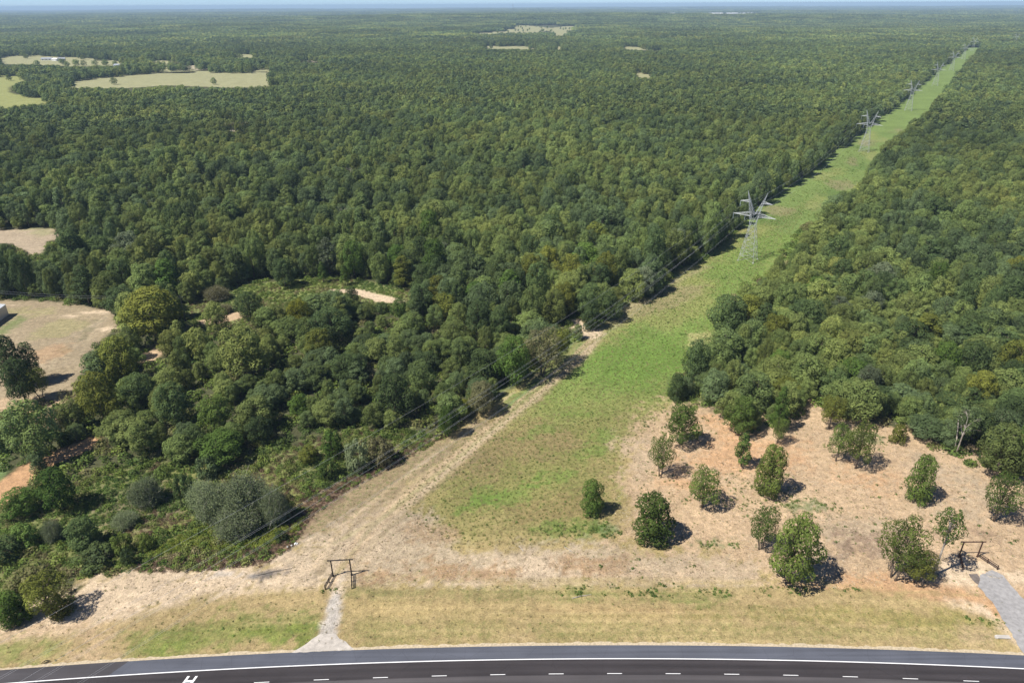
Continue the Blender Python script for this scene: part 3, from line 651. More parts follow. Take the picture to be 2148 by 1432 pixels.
def trunk_mesh(name, seed, H, zfork, r0, C, mat, nlimb=7, stems=1, lean=0, spread=1.0, base=.5):
    r = np.random.default_rng(seed+900); mb = MB()
    order = np.argsort(-C[:, 2]); pick = [order[int(i)] for i in np.linspace(0, len(C)-1, nlimb)]
    for s in range(stems):
        bx, by = (0, 0) if stems == 1 else (base*math.cos(s*2.4), base*math.sin(s*2.4))
        tx, ty = (lean*zfork*.3, 0) if stems == 1 else (bx*3*spread, by*3*spread)
        pts = [(bx, by, -.4), (bx+tx*.2, by+ty*.2, zfork*.4), (bx+tx*.6, by+ty*.6, zfork*.8), (bx+tx, by+ty, zfork*1.15)]
        rr = r0/math.sqrt(stems); mb.path(pts, [rr*1.35, rr, rr*.85, rr*.7], 7)
        for j, ci in enumerate(pick):
            if stems > 1 and j % stems != s: continue
            c = C[ci]; st = np.array(pts[3] if c[2] > zfork*1.2 else pts[2]); m = (st+c)/2+r.normal(size=3)*.25; m[2] += .15*np.linalg.norm(c-st)
            mb.path([st, m, c], [rr*.55, rr*.33, rr*.12], 5)
            for q in range(2):
                e = c+r.normal(size=3)*np.array([1.1, 1.1, .7]); mb.path([m, (m+e)/2+r.normal(size=3)*.2, e], [rr*.25, rr*.15, rr*.06], 4)
    return mesh(name, mb.v, mb.f, [mat], smooth=True)

dome = lambda t: math.sqrt(max(0, 1-(max(0, t-.30)/.70)**2))*(0.72+.28*min(1, t/.30))
cone = lambda t: (1-t)**.6*.95+.08
egg = lambda t: math.sqrt(max(0, math.sin(math.pi*min(1, t*.80+.17))))*(1-.12*t)
umb = lambda t: math.sqrt(max(0, 1-(abs(t-.45)/.6)**2))
KIND = {}   # kind -> list of dict(crown, trunk, H, R)
def reg(kind, crown, trunk, H, R): KIND.setdefault(kind, []).append(dict(crown=crown, trunk=trunk, H=H, R=R))
for i in range(5):
    me, C, Rl = crown_mesh('oak_crown', 10+i, 6.0, 3.0, 14.5, dome, 34+4*i, 7500, .22, .30)
    reg('oak', me, trunk_mesh('oak_trunk', 10+i, 14, 4.2, .33, C, M_bark), 14.6, 6.4)
for i in range(3):
    me, C, Rl = crown_mesh('gum_crown', 30+i, 4.0, 3.0, 17, cone, 34, 4600, .22, .35)
    reg('gum', me, trunk_mesh('gum_trunk', 30+i, 16, 7, .28, C, M_bark, 6), 17, 4.3)
for i in range(3):
    me, C, Rl = crown_mesh('oval_crown', 50+i, 3.1, .3, 9.3, egg, 48, 6500, .16, .40, fill=.2)
    reg('oval', me, trunk_mesh('oval_trunk', 50+i, 8, 3, .18, C, M_bark, 5), 9.4, 3.5)
for i in range(4):
    me, C, Rl = crown_mesh('open_crown', 70+i, 4.2, 3.4, 11.3, umb, 30, 5200, .155, .34, fill=.1)
    reg('open', me, trunk_mesh('open_trunk', 70+i, 11, 3.6, .24, C, M_bark, 12, stems=1+i % 2), 11.5, 4.5)
for i in range(2):
    me, C, Rl = crown_mesh('high_crown', 90+i, 3.6, 8.6, 14.6, umb, 18, 2000, .18, .32, fill=.05)
    reg('high', me, trunk_mesh('pale_trunk', 90+i, 14, 8.6, .24, C, M_palebark, 10, stems=1+i, base=.7), 14.8, 4.0)
for i in range(3):
    me, C, Rl = crown_mesh('shrub_crown', 110+i, 2.4, .1, 3.4, dome, 18, 2000, .15, .34, fill=.2)
    reg('shrub', me, trunk_mesh('shrub_stems', 110+i, 3, .7, .10, C, M_bark, 6, stems=3, base=.2), 3.5, 2.6)

def twiggy(seed, R, H, n):
    r = np.random.default_rng(seed); mb = MB(); tips = []
    for i in range(n):
        an = r.uniform(0, 2*math.pi); el = math.acos(r.uniform(.12, 1)); L = r.uniform(.75, 1)
        b0 = np.array([r.normal()*R*.25, r.normal()*R*.25, 0]); e = np.array([R*L*math.sin(el)*math.cos(an), R*L*math.sin(el)*math.sin(an), H*L*math.cos(el)**.7])
        m = b0*.6+e*.45+r.normal(size=3)*.2; m[2] = abs(m[2])+.2
        mb.path([b0, m, e], [.06, .035, .015], 3); tips += [e, m*.5+e*.5, m*.25+e*.75]
        for q in range(3):
            s = m+(e-m)*r.uniform(.1, .9); t = s+r.normal(size=3)*R*.13+np.array([0, 0, .3]); mb.tube(s, t, .025, .01, 3, False); tips += [t, (s+t)/2]
    st = mesh('twigs', mb.v, mb.f, [M_twig]); tips = np.array(tips); k = len(tips)
    pos = np.repeat(tips, 9, 0)+r.normal(size=(k*9, 3))*.36; V, Fc = leafquads(pos, r.normal(size=pos.shape)*.6+[0, 0, .8], r.uniform(.05, .13, len(pos)), r)
    cr_ = mesh('sparse_leaves', V, Fc, [M_greyleaf], attrs={'shade': ('FLOAT', 'FACE', r.random(len(pos))), 'hue': ('FLOAT', 'FACE', (r.random(len(pos))-.5)*.2)})
    return cr_, st
for i in range(2):
    c_, s_ = twiggy(130+i, 4.2, 4.6, 260); reg('twiggy', c_, s_, 4.6, 4.3)
def dead(seed, H):
    r = np.random.default_rng(seed); mb = MB()
    def br(p, d, L, rad, dep):
        e = p+d*L; m = (p+e)/2+r.normal(size=3)*L*.07; mb.path([p, m, e], [rad, rad*.8, rad*.55], 5)
        if dep == 0: return
        for q in range(3 if dep > 1 else 4):
            nd = d+r.normal(size=3)*.55; nd[2] += .15; nd /= np.linalg.norm(nd); br(m+(e-m)*r.uniform(.2, 1), nd, L*r.uniform(.5, .75), rad*.5, dep-1)
    br(np.array([0, 0, -.3]), np.array([.05, 0, 1.]), H*.45, .3, 4)
    return mesh('bare_limbs', mb.v, mb.f, [M_palebark])
for i in range(3): KIND.setdefault('dead', []).append(dict(crown=None, trunk=dead(140+i, 12), H=12.5, R=4))

# ------------------------------------------------------------------ individual trees and shrubs
TREES = []    # every individually built plant: world position etc. (used for spacing and for labels)
def plant(name, b, kind, H, R, rz=None, mat=None, var=None, label=None, cat='tree', group=None, barkmat=None):
    k = KIND[kind][(var if var is not None else random.randrange(len(KIND[kind]))) % len(KIND[kind])]
    root = empty(name, (float(b[0]), float(b[1]), float(b[2])), random.uniform(0, 6.28) if rz is None else rz)
    root.scale = (R/k['R'], R/k['R'], H/k['H'])
    tr = obj('trunk' if kind not in ('shrub', 'twiggy') else 'stems', k['trunk'], root)
    if barkmat: tr.material_slots[0].link = 'OBJECT'; tr.material_slots[0].material = barkmat
    if k['crown']:
        cr_ = obj('crown', k['crown'], root)
        if mat: cr_.material_slots[0].link = 'OBJECT'; cr_.material_slots[0].material = mat
    if label: root['label'] = label
    root['category'] = cat
    if group: root['group'] = group
    TREES.append((b[0], b[1], R, H, root)); return root

# base x, base y, crown top y, crown width (photo pixels), kind, leaf material, label
G1 = 'lone trees left standing in the cleared ground'
HAND = [
 (1243, 1076, 998, 52, 'oval', M_green, 'narrow dense oval tree at the edge of the green meadow, leftmost of the cleared ground'),
 (1371, 1132, 1024, 92, 'oval', M_open, 'dense rounded leafy tree standing alone below the left end of the cleared dirt'),
 (1390, 998, 905, 56, 'open', M_open, 'slim two-stemmed tree with bare lower trunks at the left edge of the cleared dirt'),
 (1432, 932, 838, 76, 'oak', M_open, 'round-crowned tree at the upper left corner of the cleared dirt'),
 (1478, 1064, 977, 80, 'open', M_open, 'open spreading tree on a short visible trunk on orange dirt'),
 (1560, 978, 897, 40, 'gum', M_green, 'small bright green pointed tree on orange dirt'),
 (1618, 1037, 922, 66, 'oval', M_open, 'tall dense tapering tree in the middle of the cleared dirt'),
 (1634, 930, 868, 38, 'open', M_open, 'thin tree just behind the tall dense tapering tree'),
 (1638, 905, 800, 42, 'gum', M_green, 'slender light green tree against the forest edge above the dirt'),
 (1555, 912, 822, 66, 'oak', M_open, 'olive-grey tree leaning out of the forest edge beside the slender green tree'),
 (1604, 1152, 1056, 66, 'open', M_open, 'looser tree tucked behind the left side of the largest clearing tree'),
 (1668, 1222, 1074, 112, 'oak', M_open, 'largest dense leafy tree near the roadside verge with a broad dark shadow'),
 (1890, 1214, 1076, 96, 'open', M_open, 'forked open-crowned tree with several pale stems left of the right gate'),
 (1932, 1222, 1150, 74, 'open', M_olive, 'low leaning tree under the forked pale-stemmed tree'),
 (1976, 1206, 1066, 68, 'high', M_open, 'tall tree with a bare white trunk and small high crown beside the right gate'),
 (1806, 982, 876, 68, 'open', M_open, 'umbrella-shaped tree on a forked trunk at the back of the cleared dirt'),
 (1762, 966, 880, 52, 'open', M_open, 'smaller tree touching the left side of the umbrella-shaped forked tree'),
 (1934, 1050, 943, 58, 'oval', M_open, 'upright oval tree alone on the right part of the cleared dirt'),
 (2102, 1092, 986, 78, 'open', M_open, 'loose two-tiered tree above the right gate near the picture edge'),
 (1746, 898, 822, 56, 'open', M_olive, 'forked tree with bare reddish stems at the forest edge'),
 (2018, 952, 850, 66, 'high', M_leaf, 'clump of bare pale stems with a thin crown at the forest edge'),
 (2105, 1000, 880, 100, 'oak', M_leaf, 'broad dark tree at the front of the right forest edge'),
 (1420, 838, 776, 38, 'oval', M_dark, 'small dark green tree at the right border of the green strip, beside weeds'),
 (1462, 796, 712, 54, 'oval', M_dark, 'dark oval tree standing out from the right border of the green strip'),
 (1240, 690, 625, 44, 'oval', M_dark, 'dark oval tree beside the bare dirt spot at the left border of the strip'),
 (1212, 712, 678, 28, 'oval', M_leaf, 'small bushy tree just below the bare dirt spot by the strip'),
 (318, 706, 602, 128, 'oak', M_olive, 'big spreading yellow-olive oak at the right end of the tan field'),
 (272, 700, 655, 60, 'shrub', M_leaf, 'dark shrubby tree under the left side of the big olive oak'),
 (250, 805, 704, 84, 'oak', M_olive, 'bright olive tree on the right border of the tan field'),
 (205, 812, 735, 66, 'oval', M_leaf, 'dark upright tree bordering the tan field, in front of the bright olive tree'),
 (205, 885, 782, 84, 'oak', M_olive, 'olive-brown tree at the lower corner of the tan field'),
 (150, 905, 840, 60, 'oak', M_leaf, 'rounded tree at the lowest tip of the tan field'),
 (18, 812, 702, 62, 'oval', M_dark, 'tallest dark tree in the clump at the left edge of the tan field'),
 (62, 800, 716, 52, 'gum', M_dark, 'pointed dark tree at the back of the clump in the tan field'),
 (40, 845, 752, 66, 'oak', M_dark, 'dark rounded tree in the middle of the clump in the tan field'),
 (78, 836, 772, 50, 'open', M_olive, 'olive tree at the right front of the clump in the tan field'),
 (62, 964, 842, 112, 'oak', M_leaf, 'large grey-green tree hanging over the orange dirt path at the left edge'),
 (120, 915, 858, 52, 'open', M_brown, 'sparse brownish forked tree above the orange dirt path'),
 (133, 932, 904, 30, 'oval', M_green, 'very small green tree on the orange dirt path'),
 (78, 992, 946, 36, 'oval', M_leaf, 'small tree in the middle of the orange dirt path'),
 (120, 1068, 982, 78, 'oak', M_green, 'dense dark green tree below the orange dirt path'),
 (42, 1078, 1028, 82, 'oak', M_green, 'low wide green tree left of the dense tree below the dirt path'),
 (172, 1146, 1086, 68, 'oval', M_dark, 'dark rounded evergreen in the low brush near the verge'),
 (92, 1290, 1210, 96, 'open', M_olive, 'olive tree at the bottom left corner casting a long feathery shadow'),
 (18, 1304, 1244, 66, 'oval', M_green, 'dark green bushy tree at the lower left picture edge'),
 (362, 892, 805, 80, 'oak', M_dark, 'dark rounded tree in the lower left wood'),
 (298, 952, 884, 72, 'oak', M_leaf, 'grey-green tree at the lower border of the left wood'),
 (448, 905, 832, 84, 'oak', M_open, 'pale olive tree in the lower left wood'),
 (595, 602, 540, 54, 'oak', M_dark, 'dark tree standing forward beside the weedy glade'),
 (676, 592, 546, 26, 'gum', M_green, 'narrow light green tree at the back of the weedy glade'),
 (722, 598, 552, 24, 'gum', M_green, 'narrow bright tree near the back end of the curved dirt track'),
 (738, 640, 598, 32, 'oval', M_dark, 'small dark tree beside the curved dirt track'),
 (626, 688, 628, 58, 'oak', M_yellow, 'yellow-green rounded tree below the weedy glade'),
 (522, 668, 612, 62, 'oak', M_dark, 'dark rounded tree between the two short dirt tracks'),
 (1004, 706, 630, 68, 'oak', M_dark, 'dark round-headed tree in the wood left of the bare dirt spot'),
 (1050, 712, 640, 56, 'oak', M_dark, 'dark round-headed tree right next to its twin in the middle wood'),
 (828, 876, 786, 88, 'oak', M_dark, 'large dark rounded tree near the strip in the lower middle wood'),
 (1075, 806, 704, 80, 'oak', M_green, 'tall bright green tree at the left border of the strip'),
 (1136, 788, 688, 84, 'open', M_brown, 'thin grey-brown tree with many exposed stems at the strip border'),
 (1168, 762, 690, 66, 'open', M_olive, 'olive tree with exposed dark stems at the strip border'),
 (1012, 866, 800, 66, 'oak', M_brown, 'brownish-olive low tree by the strip border'),
 (940, 915, 850, 46, 'oak', M_green, 'bright green low tree at the strip border'),
 (972, 872, 836, 30, 'oval', M_yellow, 'small yellow-green tree at the strip border'),
 (505, 790, 690, 112, 'oak', M_leaf, 'broad dark-bottomed tree in the left middle wood'),
 (690, 722, 646, 94, 'oak', M_dark, 'broad dark tree below the curved dirt track'),
 (628, 868, 826, 50, 'oval', M_green, 'fresh green bushy tree in the lower left wood'),
 (715, 868, 818, 60, 'open', M_leaf, 'loose tree in front of the dark rounded tree in the lower middle wood'),
 (1706, 800, 764, 36, 'oval', M_yellow, 'bright yellow small tree at the right forest edge'),
 (1530, 700, 620, 90, 'oak', M_dark, 'dark tree at the bulge of the right forest into the strip'),
 (1585, 860, 775, 96, 'oak', M_leaf, 'broad tree at the front of the right forest above the dirt'),
 (1500, 845, 770, 70, 'oak', M_leaf, 'rounded tree at the front left corner of the right forest'),
 (1520, 760, 690, 96, 'oak', M_leaf, 'dull brownish-green tree at the left corner of the right forest'),
]
for (bx, by, ty, wd, kind, mt, lab) in HAND:
    b = P(bx, by, 0); Hh = height_of(b, ty+3+((by-ty)*.09 if by > 830 and bx > 1200 and kind != 'high' else 0)); Z = (b+[0, 0, Hh*.6]-CAM) @ _f; R = wd*.5*Z/F*(1.0 if kind == 'open' else 1.06)
    mx_ = float(proj(b+[0, 0, Hh*.62])[0]); b = P(bx-(mx_-bx)*(.75 if kind != 'high' else .6), by, 0)
    Hh = max(Hh, 1.5); small = Hh < 5 and kind in ('shrub', 'twiggy')
    nm = {'oak': 'broadleaf_tree', 'gum': 'pointed_tree', 'oval': 'bushy_tree', 'open': 'open_crowned_tree', 'high': 'bare_trunked_tree', 'shrub': 'shrub', 'twiggy': 'bare_bush'}[kind]
    plant(nm, b, kind, Hh, R, var=(0 if 'white trunk' in lab else 1 if kind == 'high' else None), mat=mt, label=lab, cat='bush' if kind in ('shrub', 'twiggy') else 'tree', group='trees of the woods and clearings')
for i, (bx, by, ty, wd, lab) in enumerate([(70, 590, 556, 20, 'white bare dead tree in the dark wood behind the tan field'), (380, 612, 582, 28, 'grey leafless dead tree behind the big olive oak'),
  (746, 385, 338, 40, 'pale leafless dead tree in the forest middle distance'), (900, 375, 345, 26, 'thin grey dead tree right of the pale one in the forest'), (2010, 520, 494, 18, 'white forked dead snag in the right forest')]):
    b = P(bx, by, 0); Hh = height_of(b, ty); Z = (b-CAM) @ _f
    plant('dead_tree', b, 'dead', Hh, max(wd*.5*Z/F, 2.5), label=lab, var=i, cat='dead tree', group='dead trees in the forest')

# grey thickets and brush-zone shrubs, placed by hand
SH = [(458, 1080, 1015, 95, 'twiggy', None, 'left half of the big grey twiggy thicket'), (522, 1080, 1000, 120, 'twiggy', None, 'tallest middle bush of the grey twiggy thicket'), (580, 1092, 1022, 66, 'twiggy', None, 'dark right-hand bush of the grey twiggy thicket'),
 (505, 1112, 1062, 110, 'twiggy', None, 'front bush of the grey twiggy thicket'), (430, 1062, 1010, 70, 'twiggy', None, 'small bush at the far left of the grey twiggy thicket'),
 (310, 1055, 1005, 74, 'twiggy', None, 'grey bare bush left of the big twiggy thicket'), (265, 1100, 1075, 60, 'twiggy', None, 'low grey bush in the brown weeds'), (115, 1130, 1092, 46, 'twiggy', None, 'grey bush between dark shrubs near the left edge'),
 (388, 1042, 994, 48, 'shrub', M_dark, 'dark shrub between the two grey bushes'), (440, 1000, 955, 56, 'shrub', M_leaf, 'rounded shrub behind the grey twiggy thicket'), (690, 1000, 962, 50, 'shrub', M_greenweed, 'bright leafy shrub above the brown weed edge'),
 (650, 965, 935, 50, 'shrub', M_olive, 'olive shrub beyond the grey twiggy thicket'), (700, 958, 905, 50, 'shrub', M_green, 'green shrub in the brush near the strip'), (800, 970, 915, 64, 'shrub', M_brown, 'grey-brown bush beside the strip track'),
 (752, 985, 925, 54, 'shrub', M_greyleaf, 'pale grey-green shrub beside the grey-brown bush'), (590, 1132, 1112, 30, 'shrub', M_dark, 'small dark shrub at the brown weed edge'), (205, 1180, 1150, 90, 'shrub', M_leaf, 'wide dark shrub along the verge dirt'),
 (262, 1160, 1120, 46, 'shrub', M_open, 'pale-leaved shrub above the verge dirt'), (310, 1150, 1122, 36, 'shrub', M_open, 'smaller pale-leaved shrub above the verge dirt'), (272, 1182, 1148, 34, 'shrub', M_dark, 'small dark round shrub at the verge dirt'),
 (20, 1165, 1130, 80, 'shrub', M_dark, 'dark shrub at the left picture edge'), (60, 1140, 1100, 60, 'shrub', M_greenweed, 'fresh green shrub near the left edge'), (70, 1230, 1190, 90, 'shrub', M_weed, 'yellowish shrub behind the bottom-left olive tree'),
 (50, 1300, 1262, 46, 'shrub', M_green, 'small green shrub under the bottom-left olive tree'), (130, 1288, 1262, 56, 'shrub', M_olive, 'low olive shrub at the foot of the bottom-left tree'),
 (2090, 982, 955, 40, 'shrub', M_open, 'pale shrub at the foot of the right forest edge'), (1880, 925, 890, 40, 'shrub', M_olive, 'shrub at the forest foot behind the dirt'), (1410, 760, 735, 0, 'shrub', M_weed, ''),
 (840, 660, 622, 40, 'shrub', M_greenweed, 'bright green shrub at the end of the curved dirt track'), (800, 655, 632, 34, 'shrub', M_dark, 'dark shrub below the curved dirt track'), (456, 628, 600, 60, 'twiggy', M_brown, 'brownish bare bush left of the weedy glade'),
 (470, 655, 636, 40, 'twiggy', M_brown, 'brown bush above the short dirt track'), (1146, 654, 632, 30, 'shrub', M_leaf, 'small grey shrub by the tiny dirt gap in the middle wood')]
for (bx, by, ty, wd, kind, mt, lab) in SH:
    if not wd: continue
    b = P(bx, by, 0); Hh = max(height_of(b, ty+2), 1.0); Z = (b-CAM) @ _f
    plant('shrub' if kind == 'shrub' else 'bare_bush', b, kind, Hh, wd*.5*Z/F, mat=mt, label=lab, cat='bush', group='bushes of the roadside brush')
HAND_N = len(TREES)

# ------------------------------------------------------------------ the woods: candidate positions
def hexgrid(x0, x1, y0, y1, s, jit=.42):
    X, Y = np.meshgrid(np.arange(x0, x1, s), np.arange(y0, y1, s*.87)); X = X + (np.arange(X.shape[0]) % 2)[:, None]*s*.5
    X = X.ravel()+rng.uniform(-jit, jit, X.size)*s; Y = Y.ravel()+rng.uniform(-jit, jit, Y.size)*s; return X, Y
def inview(x, y, lo, hi, ang=41.5):
    d = np.hypot(x, y); return (d >= lo) & (d < hi) & (abs(np.degrees(np.arctan2(x, y))) < ang)
POLYS = [OPEN_MAIN, OPEN_LEFT, OPEN_DIRT]+OPEN_SMALL+[f[0] for f in FIELDS]
def blocked(x, y, z, H, R, polys=POLYS, pad=True):
    bad = np.zeros(len(x), bool)
    tests = [(0, 0), (0, .45), (0, .8), (0, .97)]+([(-.75, .55), (.75, .55)] if pad else [])
    for fx, fz in tests:
        px, py = proj(np.stack([x+fx*R, y, z+H*fz], 1))
        jx = (fbm(x/38, y/38, 91, 3)-.5)*14; jy = (fbm(x/30, y/30, 92, 3)-.5)*9; fa = np.hypot(x, y) > 850
        px = px+np.where(fa, jx, 0); py = py+np.where(fa, jy, 0)
        for q in polys: bad |= inpoly(px, py, q)
    return bad
def avoid_world(x, y, H):
    cp, cl = corridor(x, y)
    edge = 2.5*np.sin(cl/23)+2*np.sin(cl/9+1)
    bad = (cp > -20-edge) & (cp < 21+edge) & (cl > 0)
    bad |= (np.hypot(x-RC[0], y-RC[1])-RL < 8)
    bad |= (abs(cl) < 8) & (abs(cp) < 12)
    return bad

x, y = hexgrid(-900, 900, 108, 900, 9.2); m = inview(x, y, 0, 840, 43); x, y = x[m], y[m]
side = corridor(x, y)[0]
n = len(x); Hs = rng.normal(14.5, 2.7, n).clip(8, 21); Hs = Hs*np.where(y < 260, .82, 1)*np.where(side > 0, .95, 1); Hs = Hs*np.where((side < -16) & (side > -34), 1.25, 1); Rs = (rng.normal(6.0, 1.5, n)).clip(3.3, 9.6); Hs = Hs*(.8+.2*Rs/6)
bad = blocked(x, y, 0*x, Hs, Rs) | avoid_world(x, y, Hs)
px, py = proj(np.stack([x, y, 0*x], 1)); px2, py2 = proj(np.stack([x, y, Hs*.7], 1))
bad |= inpoly(px, py, LOW_BRUSH) | inpoly(px, py, BR2) | inpoly(px2, py2, LOW_BRUSH)
scr = (y < 270) & (side < 0); bad |= scr & (rng.random(n) < .28); Rs = np.where(scr, Rs*.84, Rs); Hs = np.where(scr, Hs*.74, Hs)
# shadow of a tree may not reach what lies far out of frame; keep the left brush low
hx = np.array([t[0] for t in TREES]); hy = np.array([t[1] for t in TREES]); hr = np.array([t[2] for t in TREES])
dd = np.hypot(x[:, None]-hx, y[:, None]-hy); bad |= (dd < (hr*.75+2.6)[None]).any(1)
x, y, Hs, Rs = [a[~bad] for a in (x, y, Hs, Rs)]
kindr = rng.random(len(x)); left = corridor(x, y)[0] < 0
zone = fbm(x/90, y/90, 44, 3)
kinds = np.where(kindr < .62, 0, np.where(kindr < .62+np.where(zone > .52, .20, .06), 1, np.where(kindr < .93, 0, 2)))  # oak, gum, oval
px, py = proj(np.stack([x, y, Hs*.7], 1))
Zd = (np.stack([x, y, Hs*.6], 1)-CAM) @ _f
size = Rs*Hs/Zd**2; size[(px < -40) | (px > W+40) | (py > HH) | (py < 0)] = 0
N_IND = 300 - sum(1 for t in TREES if t[4]['category'] == 'tree')
order = np.argsort(-size); ind = order[:N_IND]; rest = order[N_IND:]

# labels: each tree is described by its look and by the nearest landmark
LM = [(305, 660, 'the big olive oak'), (120, 700, 'the tan field'), (60, 505, 'the far left dirt patch'), (770, 620, 'the curved dirt track'), (600, 605, 'the weedy glade'), (460, 668, 'the short dirt track'),
 (1005, 660, 'the two dark twin trees'), (1075, 750, 'the tall bright green tree'), (1240, 700, 'the bare dirt spot'), (825, 820, 'the large dark rounded tree'), (510, 1040, 'the grey twiggy thicket'),
 (130, 940, 'the orange dirt path'), (360, 845, 'the lower left dark tree'), (505, 735, 'the broad dark-bottomed tree'), (1570, 480, 'the nearest transmission tower'), (1810, 285, 'the second transmission tower'),
 (1460, 750, 'the dark oval tree at the strip'), (1590, 810, 'the right forest corner'), (1706, 780, 'the bright yellow small tree'), (1805, 920, 'the umbrella-shaped forked tree'), (2018, 900, 'the clump of bare pale stems'),
 (2148, 800, 'the right picture edge'), (1740, 640, 'the right forest border'), (2010, 500, 'the white forked snag'), (1290, 560, 'the shaded strip border'), (1400, 590, 'the bend of the strip border'), (640, 640, 'the yellow-green rounded tree'),
 (250, 750, 'the bright olive tree'), (70, 570, 'the white dead tree'), (380, 600, 'the grey dead tree'), (920, 560, 'the dense forest middle'), (1990, 690, 'the brownish right forest trees'), (300, 750, 'the dirt gap below the olive oak'),
 (940, 880, 'the bright green low tree'), (700, 690, 'the broad dark tree below the track'), (1130, 640, 'the tiny dirt gap'), (1850, 780, 'the canopy behind the dirt')]
def shade_word(i): return ['dark green', 'mid green', 'grey-green', 'olive green', 'fresh green'][i]
SHM = [M_dark, M_leaf, M_leaf, M_olive, M_green]
used = {}
for i in ind:
    kd = ['oak', 'gum', 'oval'][kinds[i]]; rv = random.random()
    si = 0 if rv < .24 else 1 if rv < .80 else 3 if rv < .87 else 4 if rv < .95 else 2
    mt = [M_dark, M_leaf, M_dull, M_olive, M_green][si]
    fx, fy = float(px[i]), float(py[i])
    cand = sorted(LM, key=lambda l: math.hypot(l[0]-fx, (l[1]-fy)*1.3))
    form = {'oak': 'round-crowned', 'gum': 'pointed', 'oval': 'bushy upright'}[kd]
    szw = 'large' if Rs[i] > 6.3 else 'small' if Rs[i] < 4.8 else 'mid-sized'
    lab = None
    for lm in cand[:4]:
        dx, dy = lm[0]-fx, lm[1]-fy; d = math.hypot(dx, dy)
        hor = 'left of' if dx > abs(dy)*.5 else 'right of' if -dx > abs(dy)*.5 else ''
        ver = ('in front and ' if hor else 'in front of') if -dy > abs(dx)*.5 else ('behind and ' if hor else 'behind') if dy > abs(dx)*.5 else ''
        dist = 'right ' if d < 35 else 'just ' if d < 70 else 'a bit ' if d < 130 else 'well '
        t = f'{szw} {shade_word(si)} {form} tree {dist}{ver}{hor} {lm[2]}'
        if len(t.split()) > 16: t = t.replace(' '+form, '')
        if len(t.split()) > 16: t = t.replace(szw+' ', '')
        if t not in used and len(t.split()) <= 16: lab = t; break
    if lab is None: lab = t
    used[lab] = used.get(lab, 0)+1
    plant({'oak': 'broadleaf_tree', 'gum': 'pointed_tree', 'oval': 'bushy_tree'}[kd], (x[i], y[i], 0), kd, Hs[i], Rs[i], mat=mt, label=lab, group='trees of the woods and clearings')
print('individual trees', len(TREES), 'unique labels', len(used), 'rest near', len(rest))

# ------------------------------------------------------------------ stuff by geometry nodes
def merged(name, parts, extra=()):
    """one mesh from several, with material slots (used as the repeated shape of a stuff object)"""
    Vs = []; Fs = []; mi = []; mats = []; sh = []; hu = []; o = 0
    for me_ in parts:
        if me_ is None: continue
        n = len(me_.vertices); v = np.empty(n*3, np.float32); me_.vertices.foreach_get('co', v); Vs.append(v.reshape(-1, 3))
        mt = me_.materials[0]
        if mt not in mats: mats.append(mt)
        a = np.zeros(len(me_.polygons), np.float32); h = np.zeros(len(me_.polygons), np.float32)
        if 'shade' in me_.attributes: me_.attributes['shade'].data.foreach_get('value', a); me_.attributes['hue'].data.foreach_get('value', h)
        sh.append(a); hu.append(h)
        for p in me_.polygons: Fs.append([q+o for q in p.vertices]); mi.append(mats.index(mt))
        o += n
    return mesh(name, np.vstack(Vs), Fs, mats, mi, {'shade': ('FLOAT', 'FACE', np.concatenate(sh)), 'hue': ('FLOAT', 'FACE', np.concatenate(hu))})

def scatter(name, pts, rot, scl, idx, variants, label=None, cat=None):
    """one object: points carrying which shape stands there; geometry nodes put it there"""
    c = bpy.data.collections.new(name+'_shapes')
    for i, me_ in enumerate(variants):
        so_ = bpy.data.objects.new(f'{name}_shape.{i:03d}', me_); c.objects.link(so_)
    me_ = bpy.data.meshes.new(name); n = len(pts)
    me_.vertices.add(n); me_.vertices.foreach_set('co', np.asarray(pts, np.float32).ravel())
    for nm, ty, d, key in (('turn', 'FLOAT_VECTOR', rot, 'vector'), ('size', 'FLOAT_VECTOR', scl, 'vector'), ('which', 'INT', idx, 'value')):
        a = me_.attributes.new(nm, ty, 'POINT'); a.data.foreach_set(key, np.asarray(d, np.int32 if ty == 'INT' else np.float32).ravel())
    me_.update()
    o = obj(name, me_); tag(o, label, cat, None, 'stuff')
    ng = bpy.data.node_groups.new(name+'_nodes', 'GeometryNodeTree')
    ng.interface.new_socket('Geometry', in_out='INPUT', socket_type='NodeSocketGeometry'); ng.interface.new_socket('Geometry', in_out='OUTPUT', socket_type='NodeSocketGeometry')
    N = ng.nodes; L = ng.links; gi = N.new('NodeGroupInput'); go = N.new('NodeGroupOutput')
    ci = N.new('GeometryNodeCollectionInfo'); ci.inputs['Collection'].default_value = c; ci.inputs['Separate Children'].default_value = True; ci.inputs['Reset Children'].default_value = True
    ip = N.new('GeometryNodeInstanceOnPoints'); ip.inputs['Pick Instance'].default_value = True
    def na(nm, ty):
        q = N.new('GeometryNodeInputNamedAttribute'); q.data_type = ty; q.inputs['Name'].default_value = nm; return next(s for s in q.outputs if s.enabled and s.name == 'Attribute')
    L.new(gi.outputs[0], ip.inputs['Points']); L.new(ci.outputs[0], ip.inputs['Instance'])
    L.new(na('which', 'INT'), ip.inputs['Instance Index']); L.new(na('turn', 'FLOAT_VECTOR'), ip.inputs['Rotation']); L.new(na('size', 'FLOAT_VECTOR'), ip.inputs['Scale'])
    L.new(ip.outputs[0], go.inputs[0])
    md = o.modifiers.new('scatter', 'NODES'); md.node_group = ng
    return o

shapes = []; sH = []; sR = []; kbase = {}
for kd in ('oak', 'gum', 'oval'):
    kbase[kd] = len(shapes)
    for k in KIND[kd]: shapes.append(merged(kd+'_shape', [k['crown'], k['trunk']])); sH.append(k['H']); sR.append(k['R'])
kbase['dead'] = len(shapes)
for k in KIND['dead'][:2]: shapes.append(merged('dead_shape', [k['trunk']])); sH.append(k['H']); sR.append(k['R'])
